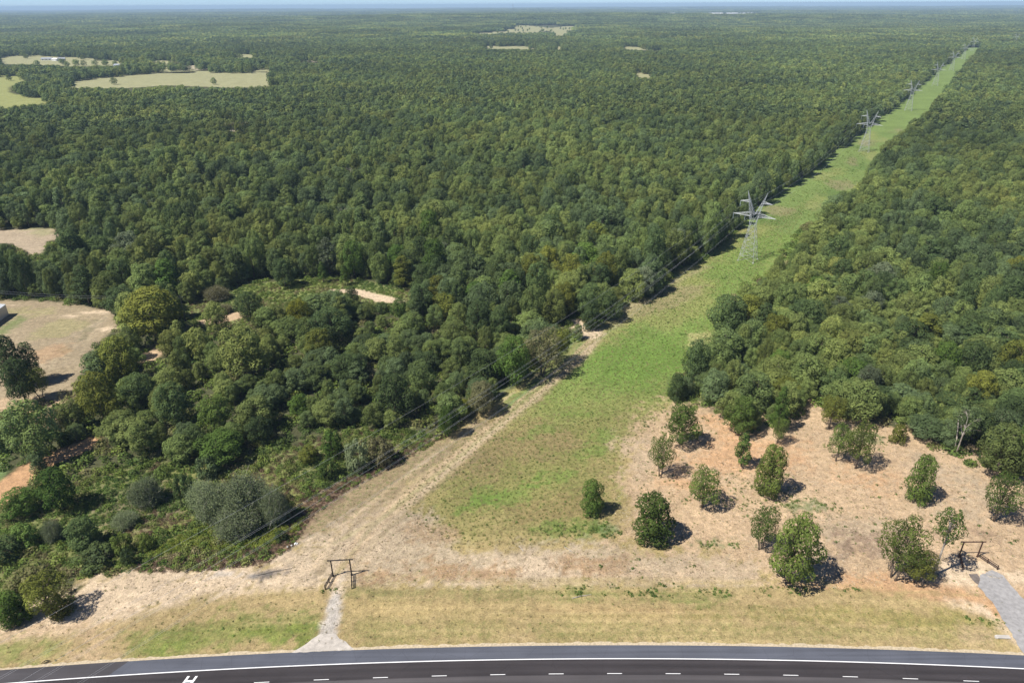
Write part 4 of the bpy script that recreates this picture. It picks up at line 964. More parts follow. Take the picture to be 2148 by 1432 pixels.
# lighter shapes for trees further off
kbase['lite'] = len(shapes)
for i in range(6):
    pf = dome if i < 4 else cone
    me_, C_, _ = crown_mesh('lite', 300+i, 6.0 if i < 4 else 4.3, 2.5, 14.5 if i < 4 else 16.5, pf, 22, 750, .62, .36); shapes.append(me_); sH.append(14.8 if i < 4 else 16.8); sR.append(6.4 if i < 4 else 4.6)
# patches: many crowns in one mesh, for the far forest
kbase['patch'] = len(shapes); PS = 110.0
for i in range(4):
    r = np.random.default_rng(400+i); c0, c1 = [], []; X, Y = np.meshgrid(np.arange(-PS/2-4, PS/2+4, 10.0), np.arange(-PS/2-4, PS/2+4, 10.0))
    X = X.ravel()+r.uniform(-4, 4, X.size); Y = Y.ravel()+r.uniform(-4, 4, Y.size); V_ = []; sh_ = []; hu_ = []
    for q in range(len(X)):
        R_ = r.uniform(4.5, 8); H_ = r.uniform(9, 19); nn = 34
        d = r.normal(size=(nn, 3)); d[:, 2] = abs(d[:, 2])*1.1-.15; d /= np.linalg.norm(d, axis=1)[:, None]
        c = np.array([X[q], Y[q], H_-R_*.9])+d*R_*r.uniform(.88, 1.04, (nn, 1))
        v, f_ = leafquads(c, d+r.normal(size=d.shape)*.22+[0, 0, .3], r.uniform(1.3, 2.3, nn), r); V_.append(v)
        sh_ += list(np.clip(r.random()*.6+r.random(nn)*.4, 0, 1)); hu_ += list(np.full(nn, (r.random()-.5)*.9)+(r.random(nn)-.5)*.1)
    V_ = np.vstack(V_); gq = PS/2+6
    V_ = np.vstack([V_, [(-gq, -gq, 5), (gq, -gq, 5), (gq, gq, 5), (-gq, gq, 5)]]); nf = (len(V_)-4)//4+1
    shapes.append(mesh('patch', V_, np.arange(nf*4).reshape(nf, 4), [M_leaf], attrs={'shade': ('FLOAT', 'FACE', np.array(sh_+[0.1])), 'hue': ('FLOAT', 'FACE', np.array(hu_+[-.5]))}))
    sH.append(1); sR.append(1)

PT, RT, SC, IX = [], [], [], []
def put(x, y, z, idx, H, R):
    n = len(x); idx = np.asarray(idx); sh = np.array(sH)[idx]; sr = np.array(sR)[idx]
    PT.append(np.stack([x, y, z], 1)); RT.append(np.stack([rng.normal(0, .04, n), rng.normal(0, .04, n), rng.uniform(0, 6.28, n)], 1))
    SC.append(np.stack([R/sr, R/sr, H/sh], 1)); IX.append(idx)
kk = kinds[rest]
ix = np.where(kk == 0, kbase['oak']+rng.integers(0, 5, len(rest)), np.where(kk == 1, kbase['gum']+rng.integers(0, 3, len(rest)), kbase['oval']+rng.integers(0, 3, len(rest))))
dm = rng.random(len(rest)) < .006; ix = np.where(dm, kbase['dead']+rng.integers(0, 2, len(rest)), ix)
Hr = Hs[rest]*np.where(kk == 1, 1.1, 1); Rr = Rs[rest]*np.where(kk == 0, 1, .8); put(x[rest], y[rest], 0*x[rest], ix, Hr, Rr)
# lower trees that fill the gaps under and between the tall ones
X, Y = hexgrid(-900, 900, 112, 900, 8.8); m = inview(X, Y, 0, 860, 43); X, Y = X[m], Y[m]; n = len(X); H_ = rng.uniform(6.5, 11, n); R_ = rng.uniform(3.4, 5.2, n)
bad = blocked(X, Y, 0*X, H_, R_) | avoid_world(X, Y, H_); q1, q2 = proj(np.stack([X, Y, 0*X], 1)); bad |= inpoly(q1, q2, LOW_BRUSH) | inpoly(q1, q2, BR2)
bad |= (np.hypot(X[:, None]-hx, Y[:, None]-hy) < (hr*.6+2.0)[None]).any(1); X, Y, H_, R_ = [a[~bad] for a in (X, Y, H_, R_)]
sc_ = (Y < 270) & (corridor(X, Y)[0] < 0); k = ~(sc_ & (rng.random(len(X)) < .5)); X, Y, H_, R_, sc_ = X[k], Y[k], H_[k], R_[k], sc_[k]; H_ = np.where(sc_, H_*.7, H_); R_ = np.where(sc_, R_*.75, R_)
put(X, Y, 0*X, kbase['oak']+rng.integers(0, 5, len(X)), H_, R_)
# middle distance 840 - 2600 m, single trees; more where fields leave gaps
for lo, hi, s in ((840, 1500, 8.8), (1500, 2700, 10.2)):
    X, Y = hexgrid(-hi*.72, hi*.72, lo*.65, hi, s); m = inview(X, Y, lo, hi); X, Y = X[m], Y[m]; n = len(X)
    z = hterr(X, Y); H_ = rng.normal(14.5, 2.4, n).clip(9, 20); R_ = rng.normal(6.0, 1.5, n).clip(3.4, 9.5)*s/8.6
    bad = blocked(X, Y, z, H_, R_*.6, pad=True) | avoid_world(X, Y, H_); X, Y, z, H_, R_ = [a[~bad] for a in (X, Y, z, H_, R_)]
    zz = fbm(X/120, Y/120, 51, 3); ii = np.where(rng.random(len(X)) < np.where(zz > .5, .4, .12), kbase['lite']+4+rng.integers(0, 2, len(X)), kbase['lite']+rng.integers(0, 4, len(X)))
    put(X, Y, z, ii, H_, R_)
# hedges and lone trees standing in the fields on the left, and in the golf-like clearing far off
lone = [(55, 124, 8), (175, 126, 9), (20, 170, 6), (365, 150, 7), (395, 149, 7), (450, 178, 6), (240, 178, 7), (160, 136, 9), (1010, 70, 5), (1025, 67, 5)]
for k in range(26): lone.append((rng.uniform(400, 565), rng.uniform(143, 151), 8))
for k in range(10): lone.append((rng.uniform(60, 260), rng.uniform(134, 141), 8))
for k in range(8): lone.append((rng.uniform(490, 545), rng.uniform(121, 124), 8))
for k in range(46): lone.append((rng.uniform(1030, 1205), rng.uniform(56, 74), 5))
for k in range(30): lone.append((rng.uniform(330, 400), rng.uniform(138, 150), 6))
for lx, ly, R_ in lone:
    p = P(lx, ly); put(np.array([p[0]]), np.array([p[1]]), np.array([p[2]]), [kbase['lite']+int(rng.integers(0, 4))], np.array([12.]), np.array([float(R_)]))
# far forest in patches
for lo, hi, s in ((2700, 6500, 104.0), (6500, 13500, 190.0), (13500, 27500, 360.0)):
    X, Y = hexgrid(-hi*.75, hi*.75, lo*.6, hi, s, .12); m = inview(X, Y, lo, hi, 43); X, Y = X[m], Y[m]; z = hterr(X, Y)
    k = s/104.0; bad = np.zeros(len(X), bool)
    for fx, fy in ((0, 0), (-.32, 0), (.32, 0), (0, -.3), (0, .3)):
        X1, Y1 = X+fx*s, Y+fy*s; q1, q2 = proj(np.stack([X1, Y1, hterr(X1, Y1)+8*min(k, 1.3)], 1))
        for q in FIELDS: bad |= inpoly(q1, q2, q[0])
    X, Y, z = X[~bad], Y[~bad], z[~bad]; n = len(X); ii = kbase['patch']+rng.integers(0, 4, n)
    PT.append(np.stack([X, Y, z], 1)); RT.append(np.stack([0*X, 0*X, rng.integers(0, 4, n)*math.pi/2], 1)); SC.append(np.stack([X*0+k, X*0+k, X*0+min(k, 1.5)], 1)); IX.append(ii)
PT, RT, SC, IX = map(np.concatenate, (PT, RT, SC, IX))
print('woodland instances', len(PT))
scatter('woodland', PT, RT, SC, IX, shapes, 'dense mixed green forest canopy stretching away to the hazy horizon', 'forest')

# undergrowth: weed clumps
def weed(seed, R, H, n, ls, mat, up=.4):
    r = np.random.default_rng(seed); d = r.normal(size=(n, 3)); d[:, 2] = abs(d[:, 2]); d /= np.linalg.norm(d, axis=1)[:, None]
    rad = r.uniform(.3, 1, (n, 1))**.5; c = d*rad*[R, R, H]; nr = d+r.normal(size=(n, 3))*.7+[0, 0, up]
    V_, f_ = leafquads(c, nr, ls*r.uniform(.5, 1.4, n), r)
    return mesh('weed', V_, f_, [mat], attrs={'shade': ('FLOAT', 'FACE', r.random(n)), 'hue': ('FLOAT', 'FACE', (r.random(n)-.5)*.25)})
def tuft(seed, n, H, R, mat, w=.05):
    r = np.random.default_rng(seed); V_ = []
    for i in range(n):
        a = r.uniform(0, 6.28); b0 = np.array([r.normal()*R*.35, r.normal()*R*.35, 0]); t = b0+np.array([math.cos(a)*R*r.uniform(.2, .8), math.sin(a)*R*r.uniform(.2, .8), H*r.uniform(.5, 1)])
        s = np.array([-math.sin(a), math.cos(a), 0])*w; m = (b0+t)/2+[0, 0, H*.1]
        V_ += [b0-s, b0+s, m+s*.8, t]
    V_ = np.array(V_); return mesh('tuft', V_, np.arange(len(V_)).reshape(-1, 4), [mat], attrs={'shade': ('FLOAT', 'FACE', r.random(n)), 'hue': ('FLOAT', 'FACE', (r.random(n)-.5)*.3)})
wshapes = [weed(500+i, .95, .8, 90, .16, M_weed) for i in range(3)]+[weed(510+i, 1.3, 1.4, 150, .17, M_weed) for i in range(2)]+[weed(515, .9, .6, 80, .15, M_greenweed)]+[weed(516, .8, .7, 110, .09, M_deadweed, 0), weed(517, .9, 1.0, 120, .13, foliage('yellow_green_grass', [(0, (.20, .25, .04)), (1, (.27, .30, .06))], .7, 1.3), .6)]
def scatter_in(polys, s, jit=.5, dens=None, excl=(), zone=None):
    ws = np.array([P(*p, z=0)[:2] for q in polys for p in q]); lo, hi = ws.min(0), ws.max(0); lo = np.maximum(lo, [-330, 100]); hi = np.minimum(hi, [430, 700])
    X, Y = hexgrid(lo[0], hi[0], lo[1], hi[1], s, jit); q1, q2 = proj(np.stack([X, Y, 0*X], 1)); k = np.zeros(len(X), bool)
    for q in polys: k |= inpoly(q1, q2, q)
    for q in excl: k &= ~inpoly(q1, q2, q)
    k &= (np.hypot(X-RC[0], Y-RC[1])-RL) > 4.4
    if dens is not None: k &= rng.random(len(X)) < dens(X, Y)
    return X[k], Y[k]
def gz(X, Y):  # height of the ground mesh near the camera
    k = np.clip((np.hypot(X-RC[0], Y-RC[1])-RL-3.2)/5, 0, 1)
    return ((fbm(X/1.7, Y/1.7, 31, 3)-.5)*.35 + (fbm(X/14, Y/14, 37, 2)-.5)*.5)*k - .12*(1-k)
X, Y = scatter_in([LOW_BRUSH, BR2], 1.35, .55, excl=OPEN_SMALL[:6]); iw = rng.integers(0, 5, len(X)); zz = fbm(X/12, Y/12, 61, 3)
iw = np.where((zz > .56) & (rng.random(len(X)) < .8), 5, iw); iw = np.where((zz < .42) & (rng.random(len(X)) < .7), 6, iw)
s_ = rng.uniform(.55, 1.35, len(X)); q1, q2 = proj(np.stack([X, Y, 0*X], 1)); s_ = np.where(inpoly(q1, q2, BR2), s_*.8, s_)
A = [np.stack([X, Y, gz(X, Y)], 1)]; S_ = [s_]; I_ = [iw]
X, Y = scatter_in([[(380, 1120), (480, 1090), (640, 1085), (615, 1130), (540, 1150), (420, 1160), (300, 1165)]], .95); A.append(np.stack([X, Y, gz(X, Y)], 1)); S_.append(rng.uniform(.5, 1.0, len(X))); I_.append(np.full(len(X), 7))
# woods floor in the near woods
X, Y = hexgrid(-330, 330, 110, 420, 3.4, .5); m = inview(X, Y, 0, 480, 43); X, Y = X[m], Y[m]; q1, q2 = proj(np.stack([X, Y, 0*X], 1)); k = np.ones(len(X), bool)
for q in (OPEN_MAIN, OPEN_LEFT, OPEN_DIRT, *OPEN_SMALL, LOW_BRUSH, BR2): k &= ~inpoly(q1, q2, q)
X, Y = X[k], Y[k]; A.append(np.stack([X, Y, gz(X, Y)], 1)); S_.append(rng.uniform(.9, 2.4, len(X))); I_.append(rng.integers(0, 6, len(X)))
# brown dead weeds along the border of the track
BE = [(280, 1172), (400, 1165), (560, 1138), (625, 1060), (650, 1025), (720, 990), (850, 940), (930, 903), (940, 915), (850, 965), (720, 1035), (660, 1080), (612, 1150), (550, 1188), (400, 1200), (280, 1200)]
X, Y = scatter_in([BE], .85); A.append(np.stack([X, Y, gz(X, Y)], 1)); S_.append(rng.uniform(.4, .95, len(X))); I_.append(np.where(rng.random(len(X)) < .8, 6, 1))
A = np.vstack(A); S_ = np.concatenate(S_); I_ = np.concatenate(I_)
scatter('undergrowth', A, np.stack([0*S_, 0*S_, rng.uniform(0, 6.28, len(S_))], 1), np.stack([S_, S_, S_*rng.uniform(.7, 1.2, len(S_))], 1), I_, wshapes, 'tangled green and brown weeds covering the brush and the floor of the near woods', 'undergrowth')
print('undergrowth', len(A))
# grass of the open ground
M_dry = foliage('dry_grass_blades', [(0, (.42, .34, .20)), (.5, (.34, .28, .14)), (1, (.26, .25, .10))], .7, 1.3, .05, .5)
M_grn = foliage('green_grass_blades', [(0, (.15, .22, .05)), (1, (.26, .28, .085))], .7, 1.3, .05, .5)
tsh = [tuft(600+i, 16, .38, .45, M_dry, .035) for i in range(3)]+[tuft(610+i, 16, .38, .45, M_grn, .035) for i in range(2)]+[weed(620+i, .42, .38, 34, .10, M_greenweed) for i in range(2)]
MEAD = [(820, 1060), (1000, 900), (1100, 830), (1200, 740), (1330, 640), (1560, 480), (1700, 420), (1640, 520), (1520, 650), (1490, 740), (1400, 850), (1330, 930), (1290, 1010), (1310, 1100), (1200, 1140), (950, 1150)]
X, Y = scatter_in([MEAD], 1.25); i1 = np.where(rng.random(len(X)) < .45, rng.integers(0, 3, len(X)), np.where(rng.random(len(X)) < .93, rng.integers(3, 5, len(X)), 5)); A = [np.stack([X, Y, gz(X, Y)], 1)]; I_ = [i1]; S_ = [rng.uniform(.5, 1.3, len(X))]
X, Y = scatter_in([OPEN_MAIN], 2.5, excl=[MEAD]); zz = fbm(X/6, Y/6, 71, 3); i1 = np.where(zz > .58, rng.integers(3, 5, len(X)), rng.integers(0, 3, len(X))); A.append(np.stack([X, Y, gz(X, Y)], 1)); I_.append(i1); S_.append(rng.uniform(.4, 1.0, len(X)))
# clusters of green regrowth in the cleared dirt and along the verge's back edge
REG = [([(1300, 680), (1400, 600), (1560, 490), (1700, 380), (1790, 300), (1830, 290), (1800, 380), (1640, 520), (1500, 700)], .10), (ell(1460, 700, 40, 5), .9), (ell(1590, 1030, 90, 60), .22), (ell(1700, 1062, 90, 22), .35), (ell(1510, 1143, 46, 10), .9), (ell(1400, 1010, 80, 60), .16), (ell(1275, 1112, 36, 18), .8), (ell(1190, 1112, 60, 14), .6), (ell(1430, 890, 90, 40), .14), (ell(1790, 930, 90, 26), .25), (ell(2080, 1130, 60, 20), .16),
       ([(1160, 1226), (1420, 1222), (1530, 1236), (1540, 1254), (1160, 1250)], .65), (ell(1640, 1240, 60, 12), .4), (ell(1330, 1190, 160, 24), .06), (ell(1850, 1080, 250, 90), .035), (ell(1775, 1236, 40, 6), .5), (ell(2070, 1300, 60, 12), .35), (ell(530, 1320, 120, 30), .1), (ell(700, 1240, 30, 6), .6)]
for q, dn in REG:
    X, Y = scatter_in([q], .8, dens=lambda a, b_: np.clip((fbm(a/2.2, b_/2.2, 81, 2)-.42)*6, 0, 1)*dn*1.6); A.append(np.stack([X, Y, gz(X, Y)], 1)); I_.append(rng.choice([3, 4, 5, 6], len(X))); S_.append(rng.uniform(.5, 1.5, len(X)))
A = np.vstack(A); S_ = np.concatenate(S_); I_ = np.concatenate(I_)
scatter('grass', A, np.stack([0*S_, 0*S_, rng.uniform(0, 6.28, len(S_))], 1), np.stack([S_]*3, 1), I_, tsh, 'dry and green grass tufts over the clearing, the strip and the roadside verge', 'grass')
print('grass', len(A))

# cut sticks and bark litter over the cleared dirt
def sticks(seed, mat):
    r = np.random.default_rng(seed); mb = MB()
    for i in range(7):
        a = r.uniform(0, 6.28); L_ = r.uniform(.25, .9); p = np.array([r.normal()*.9, r.normal()*.9, .03]); q = p+[math.cos(a)*L_, math.sin(a)*L_, r.uniform(0, .12)]
        mb.tube(p, q, r.uniform(.02, .05), .02, 3, False)
    return mesh('sticks', mb.v, mb.f, [mat])
M_palestick = plain('pale_stick', (.55, .46, .34), .9, .3, .5); M_darkstick = plain('dark_stick', (.13, .09, .065), .9, .3, .5)
ssh = [sticks(700, M_palestick), sticks(701, M_palestick), sticks(702, M_darkstick), sticks(703, M_palestick)]
BARE = [(620, 1150), (800, 1070), (900, 1090), (960, 1150), (1280, 1130), (1300, 1010), (1330, 900), (1400, 845), (1520, 870), (1700, 850), (1900, 890), (2300, 1000), (2300, 1230), (1990, 1220), (1640, 1230), (740, 1228), (500, 1235), (250, 1280), (60, 1330), (170, 1210), (560, 1180)]
X, Y = scatter_in([BARE], 1.5, dens=lambda a, b_: np.clip((fbm(a/5, b_/5, 88, 3)-.3)*3, .1, 1))
o = scatter('ground_litter', np.stack([X, Y, gz(X, Y)], 1), np.stack([0*X, 0*X, rng.uniform(0, 6.28, len(X))], 1), np.stack([rng.uniform(.5, 1.2, len(X))]*3, 1), rng.integers(0, 4, len(X)), ssh, 'cut sticks and bark litter scattered over the cleared dirt', 'sticks')

# ------------------------------------------------------------------ TRANSMISSION TOWERS
def tower_meshes():
    r = .048
    B = [(4.1, 0), (3.2, 7), (2.35, 13.5), (1.45, 20.0)]     # half width, height of the body
    body = MB(); legs = []
    cs = [(-1, -1), (1, -1), (1, 1), (-1, 1)]
    for sx, sy in cs:
        m = MB(); 
        for (w0, z0), (w1, z1) in zip(B[:-1], B[1:]): m.tube((sx*w0, sy*w0, z0-.2 if z0 == 0 else z0), (sx*w1, sy*w1, z1), .10, .09, 4)
        m.box((sx*4.1, sy*4.1, 0), (.7, .7, .5)); legs.append(m)
    lv = []
    for k, ((w0, z0), (w1, z1)) in enumerate(zip(B[:-1], B[1:])):
        for t0, t1 in ((0, .5), (.5, 1)):
            lv.append((w0+(w1-w0)*t0, z0+(z1-z0)*t0, w0+(w1-w0)*t1, z0+(z1-z0)*t1))
    for (a, za, b_, zb) in lv:
        for i in range(4):
            (x0, y0), (x1, y1) = cs[i], cs[(i+1) % 4]
            body.tube((x0*a, y0*a, za), (x1*b_, y1*b_, zb), r, None, 3, False); body.tube((x1*a, y1*a, za), (x0*b_, y0*b_, zb), r, None, 3, False)
            body.tube((x0*b_, y0*b_, zb), (x1*b_, y1*b_, zb), r, None, 3, False)
    # neck from 20 to 26, then two leaning masts
    neck = MB(); w = 1.45
    for i in range(4):
        (x0, y0), (x1, y1) = cs[i], cs[(i+1) % 4]
        neck.tube((x0*w, y0*w, 20), (x0*2.3, y0*1.25, 26), .08, None, 4)
        neck.tube((x0*w, y0*w, 20), (x1*2.3, y1*1.25, 26), r, None, 3, False); neck.tube((x1*w, y1*w, 20), (x0*2.3, y0*1.25, 26), r, None, 3, False)
        neck.tube((x0*2.3, y0*1.25, 26), (x1*2.3, y1*1.25, 26), r, None, 3, False); neck.tube((x0*1.85, y0*1.35, 23), (x1*1.85, y1*1.35, 23), r, None, 3, False)
    masts = []
    for s in (-1, 1):
        m = MB(); base = [(s*2.4, -1.3, 26), (s*2.4, 1.3, 26), (s*.15, 1.2, 25.2), (s*.15, -1.2, 25.2)]; tip = np.array([s*5.1, 0, 37.2])
        for b_ in base: m.tube(b_, tip, .075, .05, 4)
        prev = [np.array(b_) for b_ in base]
        for t in (.2, .38, .54, .68, .8, .9):
            cur = [np.array(b_)+(tip-np.array(b_))*t for b_ in base]
            for i in range(4):
                j = (i+1) % 4; m.tube(prev[i], cur[j], r*.9, None, 3, False); m.tube(cur[i], cur[j], r*.8, None, 3, False); m.tube(prev[j], cur[i], r*.9, None, 3, False)
            prev = cur
        masts.append(m)
    arms = []
    def arm(s, xin, xout, z, hgt, hw):
        m = MB(); tip = np.array([s*xout, 0, z]); ins = [np.array([s*xin, -hw, z]), np.array([s*xin, hw, z]), np.array([s*xin, -hw*.8, z+hgt]), np.array([s*xin, hw*.8, z+hgt])]
        for q in ins: m.tube(q, tip, .07, .05, 4)
        pv = ins
        for t in (.25, .5, .75):
            cu = [q+(tip-q)*t for q in ins]
            for a, b_ in ((0, 1), (0, 2), (1, 3), (2, 3)): m.tube(cu[a], cu[b_], r*.8, None, 3, False); m.tube(pv[a], cu[b_], r*.8, None, 3, False)
            pv = cu
        return m
    for s in (-1, 1): arms.append(arm(s, 1.9, 11.2, 24.3, 1.9, 1.3)); arms.append(arm(s, 3.4, 8.4, 31.5, 1.1, .8))
    ins = []
    for xx, z in ((-11, 24.3), (-8.2, 31.5), (-4.8, 24.4)):
        m = MB()
        for k in range(9): m.tube((xx, 0, z-.25-k*.3), (xx, 0, z-.42-k*.3), .16, .09, 8)
        m.tube((xx, 0, z), (xx, 0, z-3), .035, None, 4); ins.append(m)
    plate = MB()
    mk = lambda m, n, mt: mesh(n, m.v, m.f, [mt])
    P_ = [('leg', mk(m, 'leg', M_steel)) for m in legs]+[('body_lattice', mk(body, 'body_lattice', M_steel)), ('neck_lattice', mk(neck, 'neck_lattice', M_steel))]
    P_ += [('mast', mk(m, 'mast', M_steel)) for m in masts]+[('crossarm', mk(m, 'crossarm', M_steel)) for m in arms]+[('insulator', mk(m, 'insulator', M_glass)) for m in ins]
    return P_
TP = tower_meshes()
TW = [(1568, 545), (1810, 318), (1908, 232), (1966, 180), (1998, 148), (2022, 125), (2038, 107)]
TL = ['nearest steel lattice transmission tower with crossarms, standing in the green strip', 'second steel lattice tower up the green strip, against the shaded tree edge', 'third steel lattice tower up the strip, beside yellow-green grass',
      'fourth steel lattice tower on the strip, in front of tan grass', 'fifth, small steel lattice tower on the far part of the strip', 'sixth, tiny steel lattice tower near the end of the strip', 'farthest tiny lattice tower at the very end of the strip']
rzT = math.atan2(TDIR[1], TDIR[0])-math.pi/2
def tower(p, label, rz=rzT, s=1.0):
    root = empty('transmission_tower', (float(p[0]), float(p[1]), float(hterr(p[0], p[1]))), rz); root.scale = (s, s, s); tag(root, label, 'transmission tower', 'lattice towers carrying the power line')
    for nm, me_ in TP: obj(nm, me_, root)
    return root
tpos = [T1-TDIR*355-TPER*12]
for (a, b_), lab in zip(TW, TL):
    p = P(a, b_)[:2]; t = (p-T1) @ TDIR; p = T1+TDIR*t; tpos.append(p); tower(p, lab)
pf_ = P(2128, 96)[:2]; tower(pf_, 'isolated distant lattice tower rising from the forest at the right picture edge', s=1.0)
# conductors: twin bundles of three phases on the left arms, shield wires on the masts
phases = [(-11, 21.3), (-8.2, 28.4), (-4.8, 21.4)]
def span(a, b_, xo, z, sag, off):
    pa = a+TPER*(xo+off); pb = b_+TPER*(xo+off); ts = np.linspace(0, 1, 25)
    za = float(hterr(*a)); zb = float(hterr(*b_))
    return [(pa[0]+(pb[0]-pa[0])*t, pa[1]+(pb[1]-pa[1])*t, z+za*(1-t)+zb*t-4*sag*t*(1-t)) for t in ts]
WN = ['outer lower', 'upper', 'inner lower']
for j, (xo, z) in enumerate(phases):
    m = MB()
    for off in (-.23, .23):
        for a, b_ in zip(tpos[:-1], tpos[1:]): m.path(span(a, b_, xo, z, 8.5, off), .013, 3)
        m.path(span(tpos[0]-TDIR*355, tpos[0], xo, z, 8.5, off), .013, 3)
    o = m.build('power_cable', M_wire); tag(o, f'{WN[j]} pair of sagging aluminium power cables strung between the lattice towers', 'cable', 'cables of the transmission line')
for s in (-1, 1):
    m = MB()
    for a, b_ in zip(tpos[:-1], tpos[1:]): m.path(span(a, b_, s*5.1, 37.2, 6.5, 0), .015, 3)
    m.path(span(tpos[0]-TDIR*355, tpos[0], s*5.1, 37.2, 6.5, 0), .015, 3)
    o = m.build('shield_wire', M_wire); tag(o, ('left' if s < 0 else 'right')+'-hand thin shield wire running along the tower peaks', 'cable', 'cables of the transmission line')

# ------------------------------------------------------------------ RANCH GATES
def fence_wing(a, b_, parent, mat, n=2, H=1.35, rails=3):
    a = np.array(a); b_ = np.array(b_); m = MB()
    for k in range(rails):
        z = H-.08-k*.42; m.tube((*a, z), (*b_, z), .085, None, 6)
    m.build('rail_panel', mat, parent)
    for i in range(n):
        q = a+(b_-a)*(i+1)/n; p = MB(); p.tube((*q, -.3), (*q, H), .12, None, 8); p.build('fence_post', mat, parent)
def ranch_gate(pl, pr, wl, wr, top, mat, label, railsL=3):
    pl, pr, wl, wr = [P(*q, z=0) for q in (pl, pr, wl, wr)]; c = (pl+pr)/2
    root = empty('ranch_gate', (c[0], c[1], 0)); tag(root, label, 'gate')
    L = lambda q: (q[0]-c[0], q[1]-c[1])
    for q in (pl, pr):
        m = MB(); x_, y_ = L(q); m.tube((x_, y_, -.4), (x_, y_, top), .16, None, 10); m.tube((x_, y_, -.1), (x_, y_, .12), .28, None, 10); m.build('gate_post', mat, root, smooth=False)
    a, b_ = np.array(L(pl)), np.array(L(pr)); d = (b_-a)/np.linalg.norm(b_-a); m = MB()
    m.tube((*(a-d*.75), top+.05), (*(b_+d*.75), top+.05), .15, None, 10)
    for e in (a-d*.75, b_+d*.75): m.tube((*e, top-.12), (*e, top+.22), .09, None, 8)
    m.tube((*((a+b_)/2), top+.1), (*((a+b_)/2), top+.42), .07, .03, 8); m.build('top_beam', mat, root)
    m = MB(); ts = np.linspace(0, 1, 9); m.path([(a[0]+(b_[0]-a[0])*t, a[1]+(b_[1]-a[1])*t, .75-.45*4*t*(1-t)*.6) for t in ts], .035, 5); m.build('chain', mat, root)
    fence_wing(L(pl), L(wl), root, mat, 2, rails=railsL); fence_wing(L(pr), L(wr), root, mat, 2)
    return root
ranch_gate((698.5, 1206.8), (737.6, 1204.7), (682.5, 1235), (738.5, 1234), 4.85, M_pipe, 'black pipe entrance gate at the head of the cracked left driveway')
ranch_gate((2011, 1166.9), (2049.8, 1166.9), (2018.3, 1195), (2091.7, 1194), 4.8, M_rust, 'dark rusty pipe entrance gate above the grey asphalt driveway on the right')

# ------------------------------------------------------------------ BUILDINGS
def house(name, p, w, d, h, rh, rz, wall, roof, label, group=None, wins=3, overhang=.5):
    root = empty(name, (p[0], p[1], p[2]), rz); tag(root, label, 'house' if 'house' in name else 'building', group)
    m = MB(); m.box((0, 0, h/2), (w, d, h)); m.add([(-w/2, -d/2, h), (-w/2, d/2, h), (-w/2, 0, h+rh*.97)], [(0, 2, 1)]); m.add([(w/2, -d/2, h), (w/2, d/2, h), (w/2, 0, h+rh*.97)], [(0, 1, 2)])
    m.build('wall', wall, root)
    m = MB(); o_ = overhang; dz = rh/(d/2)*o_; t = .2
    for s in (-1, 1):
        a = [(-w/2-o_, s*(d/2+o_), h-dz), (w/2+o_, s*(d/2+o_), h-dz), (w/2+o_, 0, h+rh), (-w/2-o_, 0, h+rh)]
        v = a+[(q[0], q[1], q[2]+t) for q in a]; m.add(v, [(0, 1, 2, 3), (7, 6, 5, 4), (0, 4, 5, 1), (1, 5, 6, 2), (3, 2, 6, 7), (0, 3, 7, 4)])
    m.build('roof', roof, root)
    for k in range(wins):
        xx = -w/2+w*(k+.5)/wins; q = MB(); q.box((xx, -d/2-.03, h*.55), (w/wins*.35, .1, h*.35)); q.build('window', M_darkwin, root)
    q = MB(); q.box((w/2+.03, 0, 1.1), (.1, 1.1, 2.2)); q.build('door', M_darkwin, root)
    return root
# corner of the pale metal shed at the left edge
c0 = P(19, 660, 0); c1 = P(0, 674, 0); dr = (c1-c0)[:2]; dr /= np.linalg.norm(dr); L_ = 24.0; Wd = 15.0
nrm = np.array([dr[1], -dr[0]]); nrm = -nrm if nrm[0] > 0 else nrm
cc = c0[:2]+dr*L_/2+nrm*Wd/2
house('metal_shed', (cc[0], cc[1], 0), L_, Wd, 4.9, 1.1, math.atan2(dr[1], dr[0]), M_shedwall, M_shedroof, 'pale ribbed metal shed cut off by the left picture edge beside the tan field', wins=2, overhang=.15)
hs = [(100, 127, 26, 13, .1, M_greyroof, 'white house with a grey gabled roof, left one on the far pale field'), (118, 128, 20, 11, -.5, M_whitewall, 'white-roofed house in the middle of the far pale field'), (130, 127, 16, 10, .4, M_greyroof, 'small white outbuilding at the right of the far houses'),
      (290, 119, 22, 12, .2, M_whitewall, 'pale roofed house half hidden by trees beyond the far fields'), (250, 141, 20, 11, -.2, M_greyroof, 'grey roofed farm building behind the tree belt'), (374, 137, 24, 11, 0, M_redroof, 'brown roofed farmhouse between the far fields'),
      (368, 268, 18, 12, .5, M_whitewall, 'pale metal roof showing among the forest trees'), (500, 273, 26, 12, .1, M_redroof, 'low brown roofed building in a small forest gap')]
for hx_, hy_, w_, d_, rz_, rf_, lab in hs:
    p = P(hx_, hy_); p[2] += 0
    house('farm_house', p, w_, d_, 4.2 if hy_ < 200 else 6, 2.6, rz_, M_whitewall, rf_, lab, 'distant farm buildings')
# far pale sheds at the horizon
for k, (hx_, w_) in enumerate([(1500, 170), (1535, 120), (1565, 140), (1408, 90)]):
    p = P(hx_, 31.0); house('storage_building', p, w_, 60, 12, 6, 0, M_whitewall, M_whitewall, ['long white building near the horizon, left of the pale row', 'second white building of the pale row near the horizon', 'third white building of the pale row near the horizon', 'lone small white building near the horizon left of the pale row'][k], 'white buildings on the horizon', wins=2, overhang=2)
